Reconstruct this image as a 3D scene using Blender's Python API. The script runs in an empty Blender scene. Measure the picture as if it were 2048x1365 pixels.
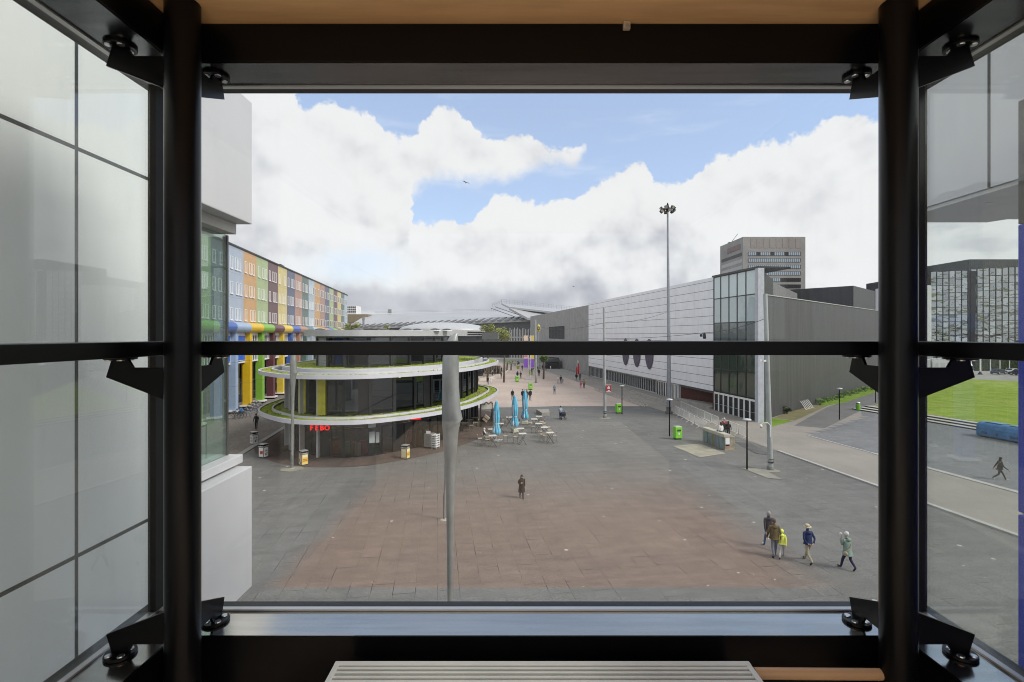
import bpy, bmesh, math, random
from mathutils import Vector, Matrix
R = math.radians
rnd = random.Random(11)
SC = bpy.context.scene
C = SC.collection
H = 10.5                      # eye height above the square
UX = -0.149                   # the square's long direction: dx/dy
UN = math.hypot(1, UX)
AU = math.atan2(1, UX)

def G(px, py, z=0.0):
    Y = 1000 * (H - z) / (py - 670)
    return Vector(((px - 1024) / 1000 * Y, Y, z))

def P(px, py, Y):
    return Vector(((px - 1024) / 1000 * Y, Y, H + (670 - py) / 1000 * Y))

# ------------------------------------------------------------------ mesh helper
class MB:
    def __init__(s):
        s.v = []; s.f = []; s.m = []; s.s = []
    def add(s, vs, fs, mi=0, smooth=False):
        b = len(s.v)
        s.v += [Vector(v) for v in vs]
        for f in fs:
            s.f.append([b + i for i in f]); s.m.append(mi); s.s.append(smooth)
        return s
    def box(s, x0, x1, y0, y1, z0, z1, mi=0, fn=None):
        vs = [(x, y, z) for z in (z0, z1) for y in (y0, y1) for x in (x0, x1)]
        if fn: vs = [fn(*v) for v in vs]
        return s.add(vs, [(0,2,3,1),(4,5,7,6),(0,1,5,4),(2,6,7,3),(0,4,6,2),(1,3,7,5)], mi)
    def obox(s, c, sz, rz=0, mi=0, rx=0, ry=0):
        m = Matrix.Translation(c) @ Matrix.Rotation(rz, 4, 'Z') @ Matrix.Rotation(ry, 4, 'Y') @ Matrix.Rotation(rx, 4, 'X')
        return s.box(-sz[0]/2, sz[0]/2, -sz[1]/2, sz[1]/2, -sz[2]/2, sz[2]/2, mi, lambda x, y, z: m @ Vector((x, y, z)))
    def prism(s, poly, z0, z1, mi=0, mtop=None):
        n = len(poly)
        vs = [(p[0], p[1], z0) for p in poly] + [(p[0], p[1], z1) for p in poly]
        s.add(vs, [(i, (i+1) % n, n + (i+1) % n, n + i) for i in range(n)], mi)
        s.add([(p[0], p[1], z1) for p in poly], [tuple(range(n))], mi if mtop is None else mtop)
        s.add([(p[0], p[1], z0) for p in poly], [tuple(reversed(range(n)))], mi)
        return s
    def extr(s, poly, vec, mi=0):
        n = len(poly); vec = Vector(vec)
        vs = [Vector(p) for p in poly] + [Vector(p) + vec for p in poly]
        return s.add(vs, [(i, (i+1) % n, n + (i+1) % n, n + i) for i in range(n)] + [tuple(reversed(range(n))), tuple(range(n, 2*n))], mi)
    def ring(s, outer, inner, z, mi=0, zi=None):
        n = len(outer)
        vs = [(p[0], p[1], z) for p in outer] + [(p[0], p[1], z if zi is None else zi) for p in inner]
        return s.add(vs, [(i, (i+1) % n, n + (i+1) % n, n + i) for i in range(n)], mi)
    def band(s, outer, inner, z0, z1, mi=0):
        n = len(outer)
        vs = [(p[0], p[1], z0) for p in outer] + [(p[0], p[1], z1) for p in outer] + [(p[0], p[1], z1) for p in inner] + [(p[0], p[1], z0) for p in inner]
        fs = []
        for i in range(n):
            j = (i+1) % n
            for k in range(4):
                a = k*n; b = ((k+1) % 4)*n
                fs.append((a+i, a+j, b+j, b+i))
        return s.add(vs, fs, mi)
    def tube(s, pts, rad, n=8, mi=0, smooth=True, caps=True):
        pts = [Vector(p) for p in pts]
        if not isinstance(rad, (list, tuple)): rad = [rad] * len(pts)
        vs = []; fs = []
        up = None
        for i, p in enumerate(pts):
            d = (pts[min(i+1, len(pts)-1)] - pts[max(i-1, 0)]).normalized()
            if up is None:
                up = Vector((0, 0, 1)) if abs(d.z) < .9 else Vector((1, 0, 0))
            a = d.cross(up).normalized(); b = a.cross(d).normalized(); up = b
            for k in range(n):
                t = 2*math.pi*k/n
                vs.append(p + (a*math.cos(t) + b*math.sin(t)) * rad[i])
        for i in range(len(pts)-1):
            for k in range(n):
                fs.append((i*n+k, i*n+(k+1) % n, (i+1)*n+(k+1) % n, (i+1)*n+k))
        s.add(vs, fs, mi, smooth)
        if caps:
            s.add(vs[:n], [tuple(reversed(range(n)))], mi); s.add(vs[-n:], [tuple(range(n))], mi)
        return s
    def lathe(s, prof, n=16, c=(0, 0, 0), mi=0, smooth=True, sx=1, sy=1, rz=0):
        vs = []; fs = []; c = Vector(c); cr, sr = math.cos(rz), math.sin(rz)
        for r, z in prof:
            for k in range(n):
                t = 2*math.pi*k/n; x = r*math.cos(t)*sx; y = r*math.sin(t)*sy
                vs.append(c + Vector((x*cr - y*sr, x*sr + y*cr, z)))
        for i in range(len(prof)-1):
            for k in range(n):
                fs.append((i*n+k, i*n+(k+1) % n, (i+1)*n+(k+1) % n, (i+1)*n+k))
        s.add(vs, fs, mi, smooth)
        if prof[0][0] > 1e-4: s.add(vs[:n], [tuple(reversed(range(n)))], mi)
        if prof[-1][0] > 1e-4: s.add(vs[-n:], [tuple(range(n))], mi)
        return s
    def ell(s, c, r, mi=0, n=12, m=8, rot=None, t0=0.0, t1=1.0):
        prof = []
        vs = []; fs = []
        M_ = rot or Matrix.Identity(3)
        for i in range(m+1):
            t = math.pi * (t0 + (t1-t0)*i/m) - math.pi/2
            for k in range(n):
                a = 2*math.pi*k/n
                vs.append(Vector(c) + M_ @ Vector((r[0]*math.cos(t)*math.cos(a), r[1]*math.cos(t)*math.sin(a), r[2]*math.sin(t))))
        for i in range(m):
            for k in range(n):
                fs.append((i*n+k, i*n+(k+1) % n, (i+1)*n+(k+1) % n, (i+1)*n+k))
        return s.add(vs, fs, mi, True)
    def build(s, name, mats, parent=None, off=None, bevel=0):
        me = bpy.data.meshes.new(name)
        o3 = Vector(off) if off is not None else (parent.location.copy() if parent is not None and parent.get('_w') else Vector((0, 0, 0)))
        me.from_pydata([tuple(v - o3) for v in s.v], [], s.f)
        if not isinstance(mats, (list, tuple)): mats = [mats]
        for m in mats: me.materials.append(m)
        me.polygons.foreach_set('material_index', s.m)
        me.polygons.foreach_set('use_smooth', s.s)
        bm = bmesh.new(); bm.from_mesh(me); bmesh.ops.recalc_face_normals(bm, faces=bm.faces) if len(bm.faces) < 6000 else None
        bm.to_mesh(me); bm.free()
        me.update()
        o = bpy.data.objects.new(name, me); C.objects.link(o)
        if parent is not None: o.parent = parent
        if off is not None and parent is None: o.location = o3
        if bevel:
            b = o.modifiers.new('b', 'BEVEL'); b.width = bevel; b.segments = 2; b.limit_method = 'ANGLE'
        return o

def tag(o, label=None, cat=None, group=None, kind=None):
    if label: o['label'] = label
    if cat: o['category'] = cat
    if group: o['group'] = group
    if kind: o['kind'] = kind
    elif cat: o['kind'] = 'thing'
    return o

def thing(name, label, cat, loc=(0, 0, 0), rz=0, group=None, world=False):
    o = bpy.data.objects.new(name, None); C.objects.link(o)
    o.location = Vector(loc); o.rotation_euler = (0, 0, rz); o.empty_display_size = .2
    if world: o['_w'] = 1
    return tag(o, label, cat, group)

def kids(o): return [c for c in bpy.data.objects if c.parent == o]

def copy_tree(o, loc=None, rz=None, label=None, parent=None, swap=None):
    c = o.copy(); C.objects.link(c)
    if parent is not None: c.parent = parent
    if loc is not None: c.location = Vector(loc)
    if rz is not None: c.rotation_euler = (0, 0, rz)
    if label: c['label'] = label
    for ch in kids(o): copy_tree(ch, parent=c)
    return c

# ------------------------------------------------------------------ materials
class NG:
    def __init__(s, tree): s.t = tree
    def n(s, typ, _in=None, **kw):
        nd = s.t.nodes.new(typ)
        for k, v in kw.items(): setattr(nd, k, v)
        for k, v in (_in or {}).items(): s.put(nd.inputs[k], v)
        return nd
    def put(s, sock, v):
        if isinstance(v, bpy.types.NodeSocket): s.t.links.new(v, sock)
        elif isinstance(v, (tuple, list)) and len(v) == 3 and sock.type == 'RGBA': sock.default_value = (*v, 1)
        else: sock.default_value = v
    def m(s, op, a, b=0.0, c=0.0, clamp=False):
        nd = s.t.nodes.new('ShaderNodeMath'); nd.operation = op; nd.use_clamp = clamp
        s.put(nd.inputs[0], a); s.put(nd.inputs[1], b)
        if len(nd.inputs) > 2: s.put(nd.inputs[2], c)
        return nd.outputs[0]
    def mix(s, f, a, b, blend='MIX'):
        nd = s.t.nodes.new('ShaderNodeMix'); nd.data_type = 'RGBA'; nd.blend_type = blend
        s.put(nd.inputs[0], f); s.put(nd.inputs[6], a); s.put(nd.inputs[7], b)
        return nd.outputs[2]
    def noise(s, vec, scale, detail=3, rough=.55, out=0):
        nd = s.n('ShaderNodeTexNoise', {'Scale': scale, 'Detail': detail, 'Roughness': rough})
        if vec is not None: s.t.links.new(vec, nd.inputs['Vector'])
        return nd.outputs[out]
    def ss(s, x, a, b):     # smooth step from a to b
        nd = s.n('ShaderNodeMapRange', {'From Min': a, 'From Max': b}, interpolation_type='SMOOTHSTEP')
        s.put(nd.inputs['Value'], x)
        return nd.outputs[0]
    def pos(s): return s.n('ShaderNodeNewGeometry').outputs['Position']
    def sep(s, v):
        nd = s.n('ShaderNodeSeparateXYZ'); s.t.links.new(v, nd.inputs[0]); return nd.outputs
    def mapping(s, v, loc=(0,0,0), rot=(0,0,0), sc=(1,1,1)):
        nd = s.n('ShaderNodeMapping'); s.t.links.new(v, nd.inputs[0])
        nd.inputs['Location'].default_value = loc; nd.inputs['Rotation'].default_value = rot; nd.inputs['Scale'].default_value = sc
        return nd.outputs[0]
    def bump(s, h, strength=.3, dist=.02):
        nd = s.n('ShaderNodeBump', {'Strength': strength, 'Distance': dist}); s.t.links.new(h, nd.inputs['Height']); return nd.outputs[0]

def newmat(name):
    m = bpy.data.materials.new(name); m.use_nodes = True
    b = m.node_tree.nodes['Principled BSDF']
    return m, NG(m.node_tree), b

def sc3(c, k): return tuple(min(1, x*k) for x in c[:3])

def M(name, col, rough=.6, metal=0., var=.15, scale=2., bump=0., spec=None, ior=None, emit=0., stretch=None):
    m, g, b = newmat(name)
    p = g.pos()
    if stretch: p = g.mapping(p, sc=stretch)
    if var:
        f = g.noise(p, scale, 5, .6)
        f = g.ss(f, .3, .7)
        c = g.mix(f, sc3(col, 1-var), sc3(col, 1+var))
        g.put(b.inputs['Base Color'], c)
        if bump: g.put(b.inputs['Normal'], g.bump(g.noise(p, scale*6, 4), bump, .01))
    else: b.inputs['Base Color'].default_value = (*col, 1)
    b.inputs['Roughness'].default_value = rough; b.inputs['Metallic'].default_value = metal
    if spec is not None: b.inputs['Specular IOR Level'].default_value = spec
    if ior: b.inputs['IOR'].default_value = ior
    if emit:
        b.inputs['Emission Color'].default_value = (*col, 1); b.inputs['Emission Strength'].default_value = emit
    return m

def glassmat(name, tint=(.93, .96, .94), f0=.04, gcol=(1, 1, 1), dirt=0.0, haze=0.0, ocol=(.02, .02, .02)):
    m = bpy.data.materials.new(name); m.use_nodes = True
    t = m.node_tree; t.nodes.clear(); g = NG(t)
    lw = g.n('ShaderNodeLayerWeight', {'Blend': .5})
    F = g.m('ADD', f0, g.m('MULTIPLY', 1-f0, g.m('POWER', lw.outputs['Facing'], 5)))
    tr = g.n('ShaderNodeBsdfTransparent', {'Color': tint})
    base = tr.outputs[0]
    if haze or dirt:
        df = g.n('ShaderNodeBsdfDiffuse', {'Color': ocol})
        mx = g.n('ShaderNodeMixShader')
        if dirt:
            p = g.pos()
            d1 = g.ss(g.noise(g.mapping(p, sc=(9, 9, .7)), 2.0, 6, .7), .55, .9)
            d2 = g.ss(g.noise(p, 60, 2, .5), .74, .82)
            g.put(mx.inputs[0], g.m('ADD', g.m('ADD', haze, g.m('MULTIPLY', d1, dirt)), g.m('MULTIPLY', d2, dirt*2)))
        else: mx.inputs[0].default_value = haze
        t.links.new(base, mx.inputs[1]); t.links.new(df.outputs[0], mx.inputs[2]); base = mx.outputs[0]
    gl = g.n('ShaderNodeBsdfGlossy', {'Color': gcol, 'Roughness': 0.0})
    mx = g.n('ShaderNodeMixShader'); t.links.new(F, mx.inputs[0]); t.links.new(base, mx.inputs[1]); t.links.new(gl.outputs[0], mx.inputs[2])
    out = g.n('ShaderNodeOutputMaterial'); t.links.new(mx.outputs[0], out.inputs[0])
    return m

def darkglass(name, col=(.012, .014, .016), rough=.03, wave=0.0, wscale=.5, f=.5, metal=0.):
    m, g, b = newmat(name)
    b.inputs['Base Color'].default_value = (*col, 1); b.inputs['Roughness'].default_value = rough
    b.inputs['Specular IOR Level'].default_value = f; b.inputs['Metallic'].default_value = metal
    if wave: g.put(b.inputs['Normal'], g.bump(g.noise(g.pos(), wscale, 2, .5), wave, .3))
    return m

def slab_material(name, colA, colB, red=None, size=(1.8, .9), moss=.5, spots=True):
    """concrete slabs laid along the square, mossy open joints"""
    m, g, b = newmat(name)
    p = g.pos(); sp = g.sep(p)
    pr = g.mapping(p, rot=(0, 0, R(90) - AU))
    br = g.n('ShaderNodeTexBrick', {'Scale': 1.0, 'Mortar Size': .017, 'Mortar Smooth': .3, 'Bias': 0.0, 'Brick Width': size[0], 'Row Height': size[1], 'Color1': (.465,)*3, 'Color2': (.54,)*3, 'Mortar': (.5,)*3})
    br.offset = .5; br.offset_frequency = 2
    g.t.links.new(g.mapping(pr, rot=(0, 0, R(90))), br.inputs['Vector'])
    big = g.ss(g.noise(p, .09, 5, .65), .3, .7)
    mid = g.noise(p, 1.1, 7, .7)
    streak = g.noise(g.mapping(pr, sc=(.30, 1.5, 1)), 1.0, 6, .7)
    fine = g.noise(p, 16, 5, .75)
    c = g.mix(big, colA, colB)
    if red:
        nz = g.m('MULTIPLY', g.m('SUBTRACT', g.noise(p, .35, 4, .6), .5), 3.0)
        x = g.m('ADD', sp[0], g.m('MULTIPLY', nz, .5)); y = g.m('ADD', sp[1], g.m('MULTIPLY', nz, 2.0))
        mk = g.m('MULTIPLY', g.ss(x, -10.9, -8.9), g.ss(x, 14.6, 10.6))
        mk = g.m('MULTIPLY', mk, g.m('MULTIPLY', g.ss(sp[1], 20.6, 20.9), g.ss(y, 43.0, 26.0)))
        c = g.mix(g.m('MULTIPLY', mk, .9), c, red)
    c = g.mix(.55, c, br.outputs['Color'], 'OVERLAY')
    def ov(f, v, lo, hi):
        return g.mix(f, c, g.mix(g.ss(v, .28, .72), (lo,)*3, (hi,)*3), 'OVERLAY')
    c = ov(.5, mid, .40, .59); c = ov(.5, streak, .39, .61); c = ov(.9, fine, .26, .72)
    ms = g.ss(g.noise(p, .45, 4, .6), .50, .60)
    jm = g.m('ADD', .13, g.m('MULTIPLY', g.ss(g.noise(p, .55, 4, .7), .48, .60), .75))
    c = g.mix(g.m('MULTIPLY', br.outputs['Fac'], jm), c, g.mix(g.m('MULTIPLY', ms, moss), (.03, .03, .028), (.21, .21, .03)))
    st = g.ss(g.noise(p, .28, 6, .75), .60, .72)
    c = g.mix(g.m('MULTIPLY', st, .30), c, (.07, .068, .062))
    st = g.ss(g.noise(g.mapping(p, loc=(40, 7, 0)), .33, 6, .75), .62, .76)
    c = g.mix(g.m('MULTIPLY', st, .22), c, (.36, .345, .31))
    if spots:
        for scl, rad, amt, cc_ in ((.8, .09, .6, (.55, .53, .5)), (2.1, .075, .5, (.48, .45, .38)), (1.7, .07, .45, (.04, .04, .04)), (4.3, .085, .30, (.42, .40, .36))):
            vo = g.n('ShaderNodeTexVoronoi', {'Scale': scl}); g.t.links.new(p, vo.inputs['Vector'])
            rr_ = g.m('MULTIPLY', g.ss(g.noise(p, scl*.6, 2), .42, .62), rad)
            c = g.mix(g.m('MULTIPLY', g.m('LESS_THAN', vo.outputs['Distance'], rr_), amt), c, cc_)
    g.put(b.inputs['Base Color'], c)
    b.inputs['Roughness'].default_value = .75; b.inputs['Specular IOR Level'].default_value = .3
    g.put(b.inputs['Normal'], g.bump(g.m('SUBTRACT', g.m('MULTIPLY', fine, .4), br.outputs['Fac']), .35, .01))
    return m

def ground_mat(name, col, col2=None, scale=.4, brick=None, rough=.85):
    m, g, b = newmat(name)
    p = g.pos(); col2 = col2 or sc3(col, .8)
    c = g.mix(g.ss(g.noise(p, scale, 5, .6), .35, .65), col, col2)
    st = g.ss(g.noise(g.mapping(p, rot=(0, 0, R(90)-AU), sc=(2.2, .25, 1)), .8, 5, .65), .45, .8)
    c = g.mix(g.m('MULTIPLY', st, .25), c, sc3(col, .62))
    c = g.mix(.45, c, g.mix(g.noise(p, 14, 4, .7), (.25,)*3, (.75,)*3), 'OVERLAY')
    if brick:
        br = g.n('ShaderNodeTexBrick', {'Scale': 1.0, 'Mortar Size': .01, 'Brick Width': brick[0], 'Row Height': brick[1], 'Color1': (.38,)*3, 'Color2': (.62,)*3, 'Mortar': (.3,)*3})
        g.t.links.new(g.mapping(p, rot=(0, 0, -AU)), br.inputs['Vector'])
        c = g.mix(.6, c, br.outputs['Color'], 'OVERLAY')
    g.put(b.inputs['Base Color'], c); b.inputs['Roughness'].default_value = rough; b.inputs['Specular IOR Level'].default_value = .25
    return m

def grass_mat(name, a=(.12, .22, .025), bcol=(.2, .3, .05), c3=(.26, .27, .09), scale=1.2):
    m, g, b = newmat(name)
    p = g.pos()
    c = g.mix(g.ss(g.noise(p, scale, 5, .65), .35, .65), a, bcol)
    c = g.mix(g.m('MULTIPLY', g.ss(g.noise(p, scale*.22, 4, .6), .5, .7), .7), c, c3)
    c = g.mix(.7, c, g.mix(g.noise(p, 30, 3, .8), (.1,)*3, (.9,)*3), 'OVERLAY')
    g.put(b.inputs['Base Color'], c); b.inputs['Roughness'].default_value = .9; b.inputs['Specular IOR Level'].default_value = .1
    g.put(b.inputs['Normal'], g.bump(g.noise(p, 18, 4, .7), .8, .08))
    return m

def lined(name, col, line, axis='z', period=1.1, width=.05, rough=.45, off=0., var=.06, spec=.4, stain=.0, rot=None):
    """cladding with thin open joints every <period> along an axis"""
    m, g, b = newmat(name); p = g.pos()
    q = g.mapping(p, rot=(0, 0, rot)) if rot is not None else p
    v = g.sep(q)['xyz'.index(axis)]
    fr = g.m('FRACT', g.m('DIVIDE', g.m('ADD', v, off + 1000*period), period))
    ln = g.m('LESS_THAN', fr, width / period)
    c = g.mix(g.ss(g.noise(p, .6, 5, .6), .3, .7), sc3(col, 1-var), sc3(col, 1+var))
    if stain:
        s_ = g.ss(g.noise(g.mapping(p, sc=(1.5, 1.5, .05)), 1.0, 5, .65), .5, .8)
        c = g.mix(g.m('MULTIPLY', s_, stain), c, sc3(col, .6))
    c = g.mix(ln, c, line)
    g.put(b.inputs['Base Color'], c); b.inputs['Roughness'].default_value = rough; b.inputs['Specular IOR Level'].default_value = spec
    g.put(b.inputs['Normal'], g.bump(g.m('MULTIPLY', ln, -1), .6, .03))
    return m

K = {}
K['black'] = M('black_paint', (.004, .004, .005), .28, var=.1, scale=8, spec=.22)
K['black_matt'] = M('black_matt', (.004, .004, .005), .5, var=.2, scale=5, spec=.2)
K['sill'] = M('sill_lacquer', (.50, .48, .43), .14, 1.0, var=.08, scale=3, stretch=(.6, 6, 6))
K['soffit'] = M('soffit_lacquer', (.16, .165, .17), .2, 1.0, var=.15, scale=3, stretch=(.6, 6, 6))
K['steel'] = M('steel', (.6, .6, .6), .3, 1.0, var=.05)
K['alu'] = M('aluminium', (.62, .62, .62), .4, .6, var=.06)
K['galv'] = M('galvanised', (.42, .45, .46), .5, .3, var=.12, scale=3)
K['white'] = M('white_paint', (.76, .76, .76), .5, var=.05, scale=1)
K['rubber'] = M('rubber', (.012, .012, .012), .7, var=.2, scale=20)
K['glass'] = glassmat('window_glass', (.975, .98, .977), .018, dirt=.03, ocol=(.7, .7, .68))
K['glass_side'] = glassmat('side_window_glass', (.93, .96, .945), .05, dirt=.05, haze=.075, ocol=(.74, .78, .75))  # flat pale haze painted into the pane to lighten the shaded wall behind
K['glass_green'] = glassmat('green_tinted_glass', (.84, .92, .88), .09, haze=.08, ocol=(.40, .46, .43))  # pale haze in the pane stands in for its reflection
K['dglass'] = darkglass('dark_glazing', (.02, .023, .026), .04, wave=.05, wscale=.8)
K['dglass2'] = darkglass('dark_glazing_b', (.016, .022, .024), .05, wave=.03)
K['pink'] = M('skin_tone', (.52, .33, .25), .55, var=.06, scale=10)

# ------------------------------------------------------------------ camera, light, sky
cam = bpy.data.cameras.new('camera'); co = bpy.data.objects.new('camera', cam); C.objects.link(co)
co.location = (0, 0, H); co.rotation_euler = (R(90), 0, 0)
cam.sensor_width = 36; cam.lens = 1000/2048*36; cam.shift_y = -12.5/2048; cam.clip_start = .05; cam.clip_end = 5000
SC.camera = co
SC.view_settings.view_transform = 'Standard'; SC.view_settings.look = 'None'; SC.view_settings.gamma = 1
SC.view_settings.exposure = 0.55
SC.render.engine = 'CYCLES'
SC.cycles.use_denoising = True; SC.cycles.filter_width = 1.0
SC.cycles.max_bounces = 10; SC.cycles.diffuse_bounces = 4; SC.cycles.glossy_bounces = 4; SC.cycles.transparent_max_bounces = 24
SC.cycles.sample_clamp_indirect = 6; SC.cycles.caustics_reflective = False; SC.cycles.caustics_refractive = False
SUN_AZ, SUN_EL = R(115), R(42)          # azimuth from +Y towards +X
sd = Vector((math.sin(SUN_AZ)*math.cos(SUN_EL), math.cos(SUN_AZ)*math.cos(SUN_EL), math.sin(SUN_EL)))
sl = bpy.data.lights.new('sun', 'SUN'); sl.energy = 2.0; sl.angle = R(20); sl.color = (1, .955, .89)
so = bpy.data.objects.new('sun', sl); C.objects.link(so); so.rotation_euler = sd.to_track_quat('Z', 'Y').to_euler()

def world():
    w = bpy.data.worlds.new('World'); SC.world = w; w.use_nodes = True
    t = w.node_tree; t.nodes.clear(); g = NG(t)
    d = g.n('ShaderNodeTexCoord').outputs['Generated']
    sky = g.n('ShaderNodeTexSky', sky_type='NISHITA', sun_disc=False, sun_elevation=SUN_EL, sun_rotation=SUN_AZ, air_density=1.0, dust_density=.6, ozone_density=1.6)
    cir = g.ss(g.noise(g.mapping(d, rot=(0, R(18), 0), sc=(1.2, 1, 7)), 3.0, 6, .62), .5, .8)
    skyc = g.mix(.45, sky.outputs[0], (3.3, 3.9, 5.2)); skyc = g.mix(g.m('MULTIPLY', cir, .45), skyc, (4.6, 4.9, 5.4))
    bg1 = g.n('ShaderNodeBackground', {'Strength': .14}); t.links.new(skyc, bg1.inputs[0])
    # clouds drawn in azimuth / elevation, with a warp that gives them their cauliflower edges
    def nz(sc, det, ro, loc):
        return g.noise(g.mapping(d, loc=loc), sc, det, ro, out=1)
    n1 = g.sep(nz(5.5, 7, .58, (3, 1, 7))); n2 = g.sep(nz(17, 7, .65, (9, 4, 2)))
    s = g.sep(d)
    az = g.m('MULTIPLY', g.m('ARCTAN2', s[0], s[1]), 180/math.pi)
    el = g.m('MULTIPLY', g.m('ARCSINE', s[2]), 180/math.pi)
    def warp(v, i, a, b_): return g.m('ADD', v, g.m('ADD', g.m('MULTIPLY', g.m('SUBTRACT', n1[i], .5), a), g.m('MULTIPLY', g.m('SUBTRACT', n2[i], .5), b_)))
    az2 = warp(az, 0, 6.0, 4.2); el2 = warp(el, 1, 5.5, 4.2)
    u = g.m('DIVIDE', g.m('ADD', az2, 90), 180, clamp=True)
    def curve(pts):
        nd = g.n('ShaderNodeFloatCurve'); cv = nd.mapping; c0 = cv.curves[0]
        ps = []
        for px, py in pts:
            if px is None: continue
            a = math.atan((px-1024)/1000); e = math.degrees(math.atan((670-py)/1000*math.cos(a)))
            ps.append(((math.degrees(a)+90)/180, max(-.2, min(1, (e+4)/44))))
        ps = sorted(ps); ps = [(0, ps[0][1])] + ps + [(1, ps[-1][1])]
        while len(c0.points) < len(ps): c0.points.new(0, 0)
        for q, pt in zip(c0.points, ps): q.location = pt; q.handle_type = 'AUTO_CLAMPED'
        cv.update(); nd.inputs['Factor'].default_value = 1
        t.links.new(u, nd.inputs['Value'])
        return g.m('SUBTRACT', g.m('MULTIPLY', nd.outputs[0], 44), 4)
    T1 = curve([(-900, -100), (480, -60), (535, 100), (570, 178), (610, 212), (660, 206), (690, 203), (740, 232), (792, 258), (835, 250), (860, 212), (900, 208), (925, 235), (955, 262), (1010, 268), (1060, 262), (1110, 285), (1150, 268), (1172, 272), (1185, 330), (1200, 345), (1260, 345)])
    B1 = curve([(-900, 800), (780, 800), (812, 560), (826, 410), (850, 384), (900, 366), (960, 372), (1010, 362), (1090, 338), (1140, 326), (1165, 310), (1180, 290), (1230, 290), (1260, 290)])
    T2 = curve([(-900, 700), (690, 700), (752, 560), (800, 470), (830, 446), (880, 440), (940, 436), (985, 412), (1015, 392), (1045, 392), (1080, 404), (1110, 408), (1150, 396), (1195, 368), (1240, 345), (1275, 330), (1296, 336), (1312, 372), (1345, 366), (1385, 335), (1430, 298), (1480, 292), (1550, 287), (1600, 292), (1640, 265), (1690, 246), (1740, 256), (1800, 250), (2048, 190), (2400, 0)])
    k = .55
    d1 = g.m('MINIMUM', g.m('SUBTRACT', T1, el2), g.m('SUBTRACT', el2, B1))
    d2 = g.m('SUBTRACT', T2, el2)
    c1 = g.m('MULTIPLY', g.ss(g.m('SUBTRACT', T1, el2), -.15, .4), g.ss(g.m('SUBTRACT', el2, B1), -.5, 2.2)); c2 = g.ss(d2, -.15, .42)
    # behind the camera and overhead: broken cloud
    back = g.ss(g.noise(g.mapping(d, loc=(5, 2, 1)), 2.2, 6, .6), .36, .47)
    up = g.ss(el, 31, 44)
    ab = g.ss(g.m('ABSOLUTE', az), 70, 85)
    mk = g.m('MAXIMUM', c1, c2)
    mk = g.mix(g.m('MAXIMUM', up, ab), mk, back)
    # thin window of blue low on the left
    a0 = math.degrees(math.atan((705-1024)/1000))
    q = g.m('SQRT', g.m('ADD', g.m('POWER', g.m('DIVIDE', g.m('SUBTRACT', az2, a0), 5.2), 2), g.m('POWER', g.m('DIVIDE', g.m('SUBTRACT', el2, 7.3), 2.3), 2)))
    mk = g.m('MULTIPLY', mk, g.m('SUBTRACT', 1, g.m('MULTIPLY', g.ss(q, 1.5, .3), .42)))
    # relief: brightness from the difference of the noise a step towards the light
    ra = g.noise(g.mapping(d, loc=(3, 1, 7)), 6.5, 4, .5); rb = g.noise(g.mapping(d, loc=(3-.012, 1+.0, 7-.028)), 6.5, 4, .5)
    rc = g.noise(g.mapping(d, loc=(1, 5, 2)), 2.6, 5, .5); rd = g.noise(g.mapping(d, loc=(1-.03, 5, 2-.06)), 2.6, 5, .5)
    rel = g.m('ADD', g.m('MULTIPLY', g.m('SUBTRACT', ra, rb), .9), g.m('MULTIPLY', g.m('SUBTRACT', rc, rd), .75))
    big = g.noise(g.mapping(d, loc=(1, 8, 3)), 3.2, 4, .55)
    depth = g.m('MAXIMUM', d1, g.m('MINIMUM', d2, 14))
    shade = g.m('ADD', .93, rel)
    shade = g.m('SUBTRACT', shade, g.m('MULTIPLY', g.m('MULTIPLY', g.ss(depth, 1.5, 9), g.m('MULTIPLY', g.ss(big, .40, .64), g.ss(el, 26, 12))), .22))
    # grey flat bases above the horizon, left and centre
    elm = g.m('ADD', g.m('MULTIPLY', el, .65), g.m('MULTIPLY', el2, .35))
    bw = g.m('MULTIPLY', g.ss(elm, 7.0, 4.0), g.m('MULTIPLY', g.ss(az, 17, 2), g.ss(az, -34, -18)))
    shade = g.mix(g.m('MULTIPLY', bw, .75), shade, g.m('ADD', .86, g.m('MULTIPLY', rel, .3)))
    shade = g.m('SUBTRACT', shade, g.m('MULTIPLY', bw, .25))
    hz = g.ss(el, 3.0, 1.8)
    shade = g.m('ADD', shade, g.m('MULTIPLY', hz, .16))
    rb2 = g.m('MULTIPLY', g.ss(az, 34, 40), g.m('MULTIPLY', g.ss(g.noise(g.mapping(d, sc=(1, 1, 3.5)), 6, 4), .45, .6), g.m('MULTIPLY', g.ss(el, 2, 6), g.ss(el, 15, 10))))
    shade = g.m('SUBTRACT', shade, g.m('MULTIPLY', rb2, .16))
    shade = g.m('MINIMUM', g.m('MAXIMUM', shade, .50), 1.0)
    cc = g.mix(g.ss(shade, .5, .9), (.40, .415, .475), (.64, .645, .655))
    cc = g.mix(1, cc, g.n('ShaderNodeCombineColor', {'Red': g.ss(shade, -.25, .96), 'Green': g.ss(shade, -.25, .96), 'Blue': g.ss(shade, -.25, .96)}).outputs[0], 'MULTIPLY')
    bg2 = g.n('ShaderNodeBackground', {'Strength': 1.0}); t.links.new(cc, bg2.inputs[0])
    mx = g.n('ShaderNodeMixShader'); t.links.new(mk, mx.inputs[0]); t.links.new(bg1.outputs[0], mx.inputs[1]); t.links.new(bg2.outputs[0], mx.inputs[2])
    o = g.n('ShaderNodeOutputWorld'); t.links.new(mx.outputs[0], o.inputs[0])
    w.cycles.sampling_method = 'MANUAL'; w.cycles.sample_map_resolution = 1024
world()

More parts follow.
